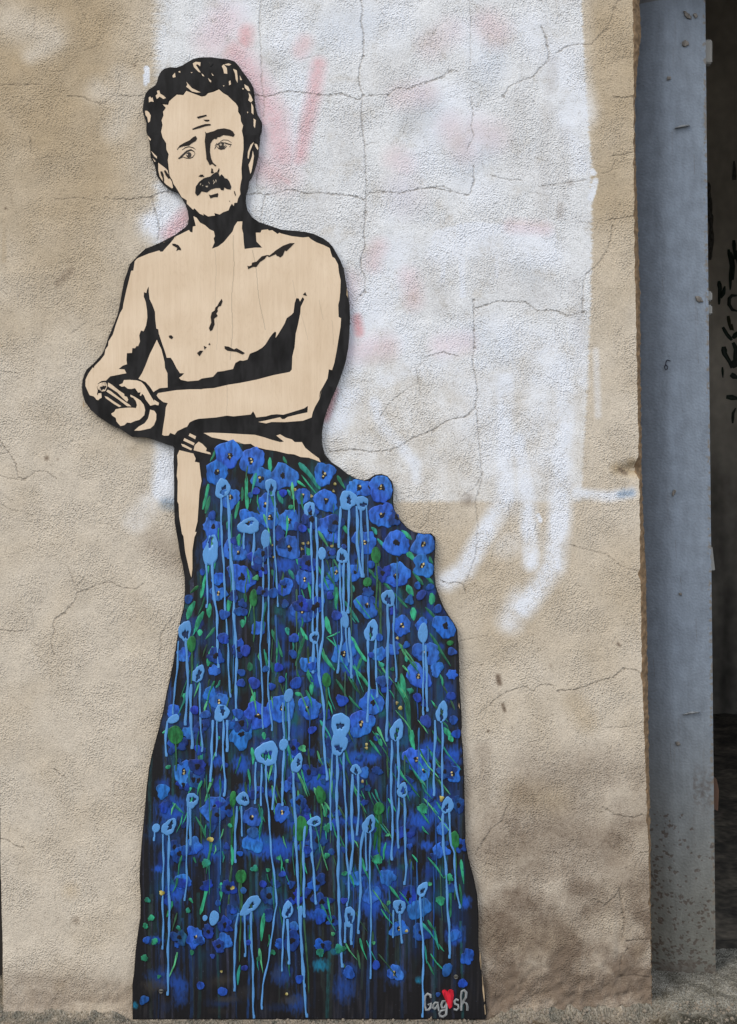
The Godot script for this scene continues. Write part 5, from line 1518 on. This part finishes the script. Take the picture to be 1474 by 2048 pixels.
	for l in [["letter_g", [292, 515, 282, 462, 235, 440, 190, 480, 182, 560, 185, 660, 200, 738, 245, 735, 285, 695, 290, 615, 240, 645]], ["letter_a", [432, 605, 372, 600, 338, 640, 332, 695, 360, 718, 400, 690, 428, 610, 430, 690, 442, 760]], ["letter_g", [562, 572, 512, 580, 487, 640, 500, 698, 540, 698, 570, 640, 576, 580, 582, 700, 575, 820, 520, 862, 462, 850, 447, 800, 482, 752, 562, 738]],
			["letter_s", [802, 560, 762, 542, 727, 580, 740, 625, 795, 645, 805, 700, 770, 738, 708, 722]], ["letter_h", [852, 750, 857, 600, 847, 480, 862, 392, 905, 372, 942, 412, 938, 500, 882, 590, 858, 650, 902, 592, 950, 620, 968, 680, 965, 750]]]:
		var st := begin()
		stroke(st, px(830, 1940, sg, l[1]), 2.3, 2.3, 0.0006, BOARD + 0.003, grey, 0.1, 0.8, 0.12)
		obj(l[0], done(st), M.paint, cut)
	var heart := sheet(px(830, 1940, sg, [498, 402, 515, 378, 545, 370, 578, 380, 596, 406, 622, 375, 670, 364, 708, 388, 714, 460, 700, 560, 684, 680, 640, 717, 620, 690, 580, 600, 530, 490]), BOARD + 0.0036, 0.003, lin(205, 34, 58), SK, "heart")
	meta(obj("heart", heart, M.paint, cut), "red heart painted inside the signature")

func flowers():
	var dark := Color(0.009, 0.010, 0.016)
	var yellow := lin(205, 190, 140)
	var z := BOARD + 0.0010
	var seen := 0
	# x, y, radius; flat: a bud or a dab with no centre
	for f in [[457, 909, 24], [434, 945, 22], [504, 921, 23], [523, 956, 20], [568, 954, 23], [533, 1009, 18], [539, 1035, 19], [498, 1043, 21], [577, 1041, 20], [425, 1055, 16], [460, 996, 19], [605, 992, 15],
			[648, 948, 20], [652, 1002, 21], [659, 1057, 22], [717, 975, 20], [763, 975, 24], [767, 1030, 24], [730, 1083, 20], [793, 1087, 23], [849, 1087, 22],
			[426, 1081, 19], [462, 1101, 16], [478, 1108, 14], [482, 1156, 25], [436, 1158, 12], [436, 1187, 14], [578, 1096, 21], [609, 1158, 16], [570, 1174, 15], [605, 1221, 20], [517, 1256, 13],
			[671, 1147, 15], [654, 1170, 13], [709, 1145, 14], [793, 1150, 24], [846, 1133, 19], [733, 1211, 20], [803, 1251, 18], [891, 1253, 22], [843, 1248, 11],
			[368, 1310, 12], [429, 1341, 10], [618, 1329, 15], [420, 1388, 13], [515, 1431, 22], [563, 1416, 24], [617, 1416, 18], [439, 1403, 15], [483, 1469, 22], [377, 1466, 12], [348, 1423, 12],
			[689, 1306, 22], [759, 1308, 12], [787, 1297, 12], [853, 1306, 21], [837, 1353, 21], [874, 1338, 12], [904, 1349, 10], [744, 1405, 22], [722, 1447, 23], [627, 1416, 13],
			[368, 1545, 20], [326, 1582, 13], [428, 1619, 22], [504, 1635, 16], [563, 1626, 15], [506, 1684, 18], [584, 1508, 9], [387, 1693, 15], [832, 1519, 23], [848, 1543, 14], [904, 1547, 16], [728, 1545, 9], [573, 1571, 10],
			[366, 1763, 14], [448, 1883, 14], [390, 1875, 17], [837, 1817, 19], [881, 1701, 14], [798, 1858, 15], [744, 1790, 17], [935, 1914, 13], [885, 1658, 11], [588, 1852, 9], [775, 1755, 14], [791, 1946, 14], [909, 1871, 11], [712, 1757, 13]]:
		z += 0.00001
		seen += 1
		var c := Vector2(f[0], f[1])
		var fade: float = smoothstep(1500.0, 1950.0, c.y) * 0.45
		var col := lin(rng.randf_range(34, 46), rng.randf_range(86, 106), rng.randf_range(178, 208)).lerp(lin(28, 58, 130), fade * rng.randf())
		var alt := lin(rng.randf_range(46, 62), rng.randf_range(108, 134), rng.randf_range(204, 226)).lerp(col, rng.randf() * 0.8)
		var r: float = f[2]
		var fl := obj("flower", dab(c, r * rng.randf_range(1.05, 1.24), r * rng.randf_range(1.0, 1.2), rng.randf() * 3.0, z, 0.00022, col, [4, 5, 5, 6][seen % 4], 0.19, alt, 0.09), M.paint, cut)
		if r < 14 or (c.y > 1640 and seen % 3 > 0): continue
		var o := Vector2(rng.randf_range(-0.12, 0.12), rng.randf_range(-0.12, 0.12)) * r
		obj("flower_centre", dab(c + o, r * rng.randf_range(0.2, 0.28), r * rng.randf_range(0.25, 0.36), rng.randf_range(-0.5, 0.5), z + 0.00026, 0.0001, dark, 3, 0.25, Color(0, 0, 0, 0), 0.2), M.paint, fl)
		if seen % 5 == 0: continue
		for s in 1 + seen % 2:
			obj("stamen", dab(c + o + Vector2(rng.randf_range(-2.5, 2.5), -3.0 + 5.5 * s), rng.randf_range(1.4, 2.4), rng.randf_range(1.4, 2.6), 0.0, z + 0.0004, 0.0003, yellow, 3, 0.2, Color(0, 0, 0, 0), 0.12), M.paint, fl)
	# darker flowers low on the skirt, and loose touches of blue between the others
	for i in 150:
		var c := Vector2(rng.randf_range(310, 930), rng.randf_range(1440, 1900) if i < 112 else rng.randf_range(1000, 1440))
		if c.x < 470.0 - (c.y - 1000.0) * 0.24 or c.x > 800.0 + (c.y - 1000.0) * 0.20 or c.x > 925.0: continue
		z += 0.00001
		var r := rng.randf_range(6, 18)
		var col := lin(rng.randf_range(23, 38), rng.randf_range(54, 90), rng.randf_range(128, 192))
		var fl := obj("flower", dab(c, r, r * rng.randf_range(0.8, 1.2), rng.randf() * 3.0, z - 0.0004, 0.00018, col, 5, 0.28, lin(26, 56, 124), 0.15), M.paint, cut)
		if r > 12.0:
			obj("flower_centre", dab(c, r * 0.3, r * 0.36, 0.0, z, 0.0001, dark, 3, 0.25, Color(0, 0, 0, 0), 0.2), M.paint, fl)
	for f in [[424, 1031, 8], [605, 1057, 9], [512, 982, 7], [501, 990, 6], [566, 986, 7], [665, 1104, 7], [517, 1121, 8], [405, 1144, 7], [377, 1198, 9], [476, 1223, 8], [487, 1224, 8], [448, 1229, 9], [588, 1276, 10], [446, 1276, 10], [546, 1186, 10], [842, 1190, 10], [819, 1200, 9], [875, 1218, 9], [860, 1174, 8], [835, 1171, 7], [742, 1129, 8], [660, 1192, 7], [673, 1231, 10], [665, 1105, 7], [688, 1093, 5],
			[448, 1280, 9], [491, 1301, 10], [483, 1345, 8], [482, 1366, 8], [509, 1366, 13], [531, 1338, 6], [544, 1373, 8], [557, 1335, 9], [589, 1277, 9], [586, 1308, 9], [592, 1366, 11], [563, 1359, 7], [411, 1429, 10], [476, 1427, 10], [624, 1460, 8], [389, 1420, 8], [813, 1290, 7], [904, 1303, 9], [763, 1362, 10], [684, 1401, 11], [835, 1395, 10], [902, 1392, 9], [852, 1442, 12], [907, 1440, 8], [742, 1310, 6], [913, 1468, 9], [759, 1275, 8], [624, 1332, 9],
			[506, 1665, 10], [401, 1971, 8], [445, 1983, 9], [288, 2000, 9], [467, 1822, 7], [436, 1806, 6], [425, 1912, 5], [489, 1936, 6], [497, 1885, 5], [293, 1880, 7], [487, 1781, 6], [599, 1958, 8], [480, 1707, 6], [526, 1768, 7], [565, 1748, 7], [894, 1940, 12], [752, 1930, 9], [925, 1967, 9], [640, 1828, 12], [615, 1700, 9], [688, 1801, 7], [876, 1989, 5], [640, 1840, 10], [698, 1945, 11]]:
		z += 0.00001
		var col := lin(rng.randf_range(28, 44), rng.randf_range(66, 94), rng.randf_range(158, 196))
		obj("flower_bud", dab(Vector2(f[0], f[1]), f[2] * rng.randf_range(0.85, 1.15), f[2] * rng.randf_range(0.85, 1.2), rng.randf() * 3.0, z, 0.00022, col, 3, 0.15, col * 0.8, 0.07), M.paint, cut)

func leaves():
	var tones := [lin(54, 170, 132), lin(40, 120, 92), lin(46, 150, 140), lin(88, 180, 130), lin(56, 96, 72), lin(30, 104, 60)]
	var z := BOARD + 0.0008
	var n := 0
	# x0, y0, x1, y1, half width, tone
	for l in [[430, 901, 420, 923, 3, 1], [540, 915, 540, 943, 5, 0], [493, 952, 494, 1020, 4, 0], [417, 968, 405, 1019, 4, 0], [419, 992, 411, 1027, 4, 1], [598, 925, 640, 978, 5, 2], [566, 913, 574, 927, 3, 1], [603, 950, 633, 988, 2, 0], [592, 960, 611, 974, 3, 0], [478, 1002, 470, 1037, 4, 0], [484, 974, 484, 1002, 3, 1], [556, 982, 566, 1007, 5, 2], [574, 980, 590, 1000, 4, 2], [480, 1068, 478, 1092, 4, 0], [615, 1057, 625, 1080, 3, 2], [456, 1043, 454, 1059, 3, 2],
			[604, 930, 641, 975, 4, 2], [675, 951, 690, 977, 4, 1], [612, 1095, 622, 1120, 5, 0], [681, 1046, 696, 1067, 4, 0], [742, 1055, 753, 1069, 4, 2], [755, 1077, 773, 1101, 3, 2], [803, 1061, 824, 1079, 4, 0], [812, 1101, 828, 1120, 4, 0], [592, 1117, 611, 1139, 5, 0], [619, 1097, 615, 1121, 4, 0], [578, 1139, 588, 1158, 4, 2], [462, 1192, 456, 1227, 5, 0], [397, 1172, 381, 1186, 4, 5], [389, 1202, 375, 1239, 6, 0], [419, 1207, 419, 1235, 5, 0], [417, 1131, 401, 1196, 4, 0], [407, 1223, 391, 1264, 5, 0], [485, 1239, 485, 1255, 5, 0], [490, 1186, 490, 1208, 3, 1], [401, 1259, 399, 1272, 5, 0], [544, 1139, 552, 1166, 4, 1], [430, 1255, 411, 1279, 3, 1], [601, 1255, 615, 1280, 4, 0], [544, 1259, 554, 1280, 3, 1], [576, 1255, 577, 1270, 5, 2],
			[813, 1103, 829, 1121, 6, 0], [815, 1170, 827, 1192, 6, 0], [862, 1186, 862, 1209, 7, 0], [827, 1215, 828, 1241, 6, 0], [825, 1143, 846, 1170, 4, 1], [850, 1150, 866, 1168, 4, 1], [850, 1215, 872, 1237, 3, 1], [673, 1174, 673, 1219, 5, 0], [734, 1135, 752, 1158, 4, 1], [756, 1121, 762, 1280, 3, 4], [760, 1154, 815, 1215, 3, 1], [689, 1202, 717, 1245, 4, 2], [652, 1233, 662, 1268, 5, 0], [703, 1170, 707, 1184, 4, 2], [860, 1113, 866, 1127, 3, 1], [654, 1275, 680, 1264, 2, 0], [426, 1293, 415, 1332, 6, 0], [546, 1262, 565, 1314, 4, 1], [609, 1271, 591, 1332, 3, 1], [509, 1384, 502, 1416, 5, 0], [590, 1386, 602, 1390, 5, 0], [365, 1391, 376, 1388, 5, 0], [625, 1364, 624, 1390, 4, 0], [498, 1325, 500, 1342, 6, 1], [542, 1323, 546, 1345, 3, 1], [440, 1360, 431, 1375, 3, 2], [325, 1466, 340, 1458, 4, 0], [434, 1476, 440, 1474, 5, 0], [528, 1464, 529, 1479, 4, 0], [554, 1358, 565, 1384, 2, 4], [420, 1358, 416, 1382, 2, 4], [416, 1382, 422, 1427, 2, 4],
			[802, 1347, 809, 1395, 6, 0], [812, 1385, 822, 1482, 5, 1], [815, 1378, 826, 1384, 5, 0], [702, 1273, 733, 1323, 4, 0], [642, 1301, 670, 1340, 4, 0], [724, 1314, 713, 1342, 4, 1], [711, 1340, 746, 1384, 3, 0], [696, 1353, 720, 1388, 3, 1], [698, 1392, 720, 1418, 3, 1], [859, 1266, 902, 1332, 3, 1], [880, 1349, 885, 1372, 3, 0], [885, 1370, 909, 1420, 2, 4], [750, 1466, 759, 1480, 4, 0], [887, 1455, 904, 1477, 5, 0], [813, 1310, 813, 1324, 4, 2], [806, 1308, 833, 1332, 2, 4], [653, 1275, 676, 1298, 2, 0], [398, 1500, 404, 1700, 2, 4], [402, 1480, 400, 1560, 3, 2], [384, 1552, 377, 1587, 3, 0], [465, 1612, 464, 1700, 3, 5], [504, 1495, 506, 1529, 4, 0], [391, 1633, 411, 1675, 3, 1], [345, 1605, 368, 1627, 3, 2], [517, 1608, 530, 1645, 2, 1], [331, 1536, 341, 1531, 4, 0], [823, 1460, 829, 1501, 6, 0], [753, 1625, 749, 1700, 4, 5], [760, 1625, 757, 1705, 4, 5], [775, 1495, 776, 1557, 2, 4], [751, 1469, 763, 1492, 5, 0], [763, 1492, 779, 1526, 2, 1], [650, 1610, 649, 1633, 5, 0], [645, 1534, 634, 1560, 3, 1], [897, 1472, 906, 1483, 5, 0], [779, 1612, 775, 1642, 3, 1], [678, 1668, 692, 1698, 2, 1],
			[418, 1760, 401, 1829, 4, 0], [462, 1690, 464, 1730, 4, 0], [463, 1730, 455, 1840, 2, 4], [482, 1768, 479, 1924, 2, 4], [443, 1765, 443, 1797, 4, 0], [345, 1802, 334, 1834, 4, 0], [528, 1826, 523, 1882, 4, 0], [379, 1796, 386, 1806, 3, 0], [387, 1714, 392, 1726, 3, 1], [651, 1685, 632, 1742, 2, 4], [772, 1685, 767, 1719, 3, 0], [899, 1762, 901, 1835, 3, 1], [922, 1719, 928, 1768, 3, 0], [919, 1768, 921, 1817, 3, 1], [868, 1858, 878, 1899, 3, 2], [852, 1920, 868, 1950, 2, 1], [850, 1891, 854, 1927, 2, 2], [608, 1835, 618, 1987, 2, 4], [715, 1900, 720, 1938, 3, 4], [480, 1930, 476, 1970, 3, 2], [746, 1862, 740, 1900, 3, 4], [820, 1718, 828, 1740, 3, 4], [700, 1460, 690, 1490, 2, 4]]:
		var st := begin()
		z += 0.000006
		var a := Vector2(l[0], l[1])
		var b := Vector2(l[2], l[3])
		var mid := a.lerp(b, 0.5) + Vector2(rng.randf_range(-2.5, 2.5), rng.randf_range(-2, 2))
		var col: Color = tones[l[5]] * rng.randf_range(0.75, 1.1)
		stroke(st, PackedVector2Array([a, a.lerp(mid, 0.6), mid, mid.lerp(b, 0.5), b]), l[4] * 1.0, l[4] * 0.7, 0.0003, z, col, 0.5, 0.35, 0.2)
		obj("leaf", done(st), M.paint, cut)
	# blades and stems that show between the flowers
	for i in 330:
		var x := rng.randf_range(350, 890)
		var y := rng.randf_range(930, 1620) if i < 240 else rng.randf_range(1500, 1930)
		if x > 560.0 + (y - 900.0) * 0.62 or x < 440.0 - (y - 900.0) * 0.16: continue
		var st := begin()
		z += 0.000006
		var l := rng.randf_range(16, 64)
		var side: float = lerp(-0.5, 1.1, clamp((x - 380.0) / 420.0 + rng.randf_range(-0.25, 0.25), 0.0, 1.0))
		var d := Vector2(side * 0.7, 1.0).normalized()
		stroke(st, PackedVector2Array([Vector2(x, y), Vector2(x, y) + d * l * 0.5 + Vector2(rng.randf_range(-3, 3), 0), Vector2(x, y) + d * l]), rng.randf_range(1.2, 3.4), 0.8, 0.0003, z, tones[rng.randi() % 5] * rng.randf_range(0.6, 1.15), 0.4, 0.4, 0.25)
		obj("stem", done(st), M.paint, cut)
	for g in [[507, 1196, 8, 17], [752, 1110, 10, 16], [735, 1164, 9, 9], [383, 1288, 9, 17], [351, 1470, 15, 19], [653, 1360, 9, 15], [601, 1658, 15, 26], [466, 1598, 7, 16], [641, 1590, 10, 18], [758, 1617, 11, 13], [910, 1679, 9, 17], [482, 1753, 11, 14], [900, 1286, 7, 5]]:
		z += 0.000006
		var lf := obj("seed_head", dab(Vector2(g[0], g[1]), g[2], g[3], rng.randf_range(-0.15, 0.15), z, 0.0003, lin(34, 106, 62) * rng.randf_range(0.85, 1.1), 3, 0.06, lin(44, 124, 70), 0.03), M.paint, cut)
		if g[3] > 12:
			var st := begin()
			stroke(st, PackedVector2Array([Vector2(g[0], g[1] + g[3] - 2), Vector2(g[0] + 2, g[1] + g[3] + 30), Vector2(g[0], g[1] + g[3] + rng.randf_range(50, 110))]), 2.0, 1.4, 0.0003, z, lin(50, 100, 66), 0.5, 0.6, 0.1)
			obj("stem", done(st), M.paint, lf)
	for s in [[654, 1656, 9, 0], [846, 1617, 10, 0], [412, 1726, 9, 2], [509, 1737, 7, 2], [302, 1836, 7, 0], [291, 1852, 6, 0], [309, 1883, 8, 0], [289, 1916, 7, 1], [295, 1800, 6, 2], [318, 1953, 4, 0], [384, 1905, 5, 1], [545, 1905, 6, 1], [517, 1917, 5, 1], [357, 1856, 5, 2], [376, 1821, 5, 2], [602, 1819, 8, 2], [654, 1711, 7, 0], [689, 1747, 5, 0], [755, 1719, 11, 0], [898, 1755, 8, 0], [881, 1801, 9, 0], [860, 1768, 4, 3], [777, 1806, 5, 3], [747, 1886, 4, 3], [775, 1670, 4, 3], [460, 1651, 5, 0], [605, 1497, 8, 3], [820, 1381, 6, 2], [582, 1014, 6, 0], [512, 1156, 6, 3], [763, 1330, 6, 2], [785, 1338, 5, 1], [666, 1868, 4, 3], [557, 1716, 5, 0], [574, 1722, 4, 3], [536, 1740, 4, 0], [640, 1905, 9, 2], [680, 1898, 10, 2]]:
		z += 0.000006
		obj("paint_dab", dab(Vector2(s[0], s[1]), s[2], s[2] * rng.randf_range(0.7, 1.1), rng.randf() * 3.0, z, 0.0003, tones[s[3]] * rng.randf_range(0.8, 1.1), 3, 0.18, tones[1], 0.16), M.paint, cut)
	for s in [[421, 1679, 6], [324, 1786, 5], [465, 1776, 4], [733, 1489, 3], [733, 1496, 3], [725, 1563, 3], [883, 1597, 5], [616, 1086, 3], [606, 1087, 3], [604, 1098, 2.5], [545, 1090, 2], [547, 1114, 2], [664, 1092, 3], [670, 968, 3], [667, 982, 2.5], [623, 992, 3], [590, 979, 3], [801, 1416, 4], [795, 1276, 3], [794, 1406, 3], [813, 1862, 3], [443, 1943, 2.5], [573, 1988, 3]]:
		z += 0.000006
		obj("pollen_dab", dab(Vector2(s[0], s[1]), s[2], s[2], 0.0, z + 0.001, 0.0003, lin(196, 186, 110) if s[2] > 3.5 else lin(190, 180, 130), 3, 0.2, lin(130, 120, 50), 0.15), M.paint, cut)

# ---------------------------------------------------------------- small loose things
func build_litter():
	M.stone = plain(Color(0.50, 0.47, 0.43), 0.95)
	M.pale = plain(Color(0.68, 0.66, 0.62), 0.9)
	# rubble on the floor of the dark room
	var spots := [[1432, 1826, 7, "pale flat stone chip on the earth floor just behind the post", 1], [1430, 1838, 6, "dark stone under the pale chip behind the post", 0], [1452, 1851, 5, "small pale chip on the earth floor right of the post", 1], [1456, 1912, 6, "brown pebble nearest the threshold in the opening", 0], [1436, 1872, 4, "tiny pale pebble on the earth floor behind the post edge", 1],
			[1462, 1458, 7, "pale rubble chip far back on the dark floor", 1], [1452, 1432, 14, "long pale rubble piece by the foot of the inside wall", 1], [1468, 1418, 16, "dark rubble lump at the foot of the inside wall", 0], [1440, 1424, 9, "dark small lump beside the rubble at the inside wall", 0]]
	for s in spots:
		var f: float = 1000.0 * 0.978 * 2.6 / (s[1] - 1024.0)
		var z := 2.6 - f / 1000.0
		var p := at(Vector2(s[0], s[1]), z)
		var r: float = s[2] * (EYE.z - z) / F
		var o := obj("rubble_piece", stone(r, s[0] + s[1], 0.5), M.pale if s[4] else M.stone, self, p + Vector3(0, r * 0.2, 0))
		meta(o, s[3], "stone", "rubble in the dark opening")
	# grit along the foot of the wall
	var mm := MultiMesh.new()
	mm.transform_format = MultiMesh.TRANSFORM_3D
	mm.mesh = stone(1.0, 5, 0.7)
	mm.instance_count = 3200
	for i in 3200:
		var x := rng.randf_range(-0.8, 0.85)
		var z: float = 0.012 + pow(rng.randf(), 1.6) * 0.13
		var r: float = 0.0010 + 0.0034 * pow(rng.randf(), 5.0)
		if x < -0.30: r *= 0.8
		mm.set_instance_transform(i, Transform3D(Basis.from_euler(Vector3(rng.randf() * 6, rng.randf() * 6, rng.randf() * 6)).scaled(Vector3.ONE * r), Vector3(x, ground_y(x, z) + r * 0.2, z)))
	var g := MultiMeshInstance3D.new()
	g.name = "grit"
	g.multimesh = mm
	g.material_override = M.stone
	add_child(g)
	meta(g, "loose grit along the foot of the wall", "grit")
	g.set_meta("kind", "stuff")
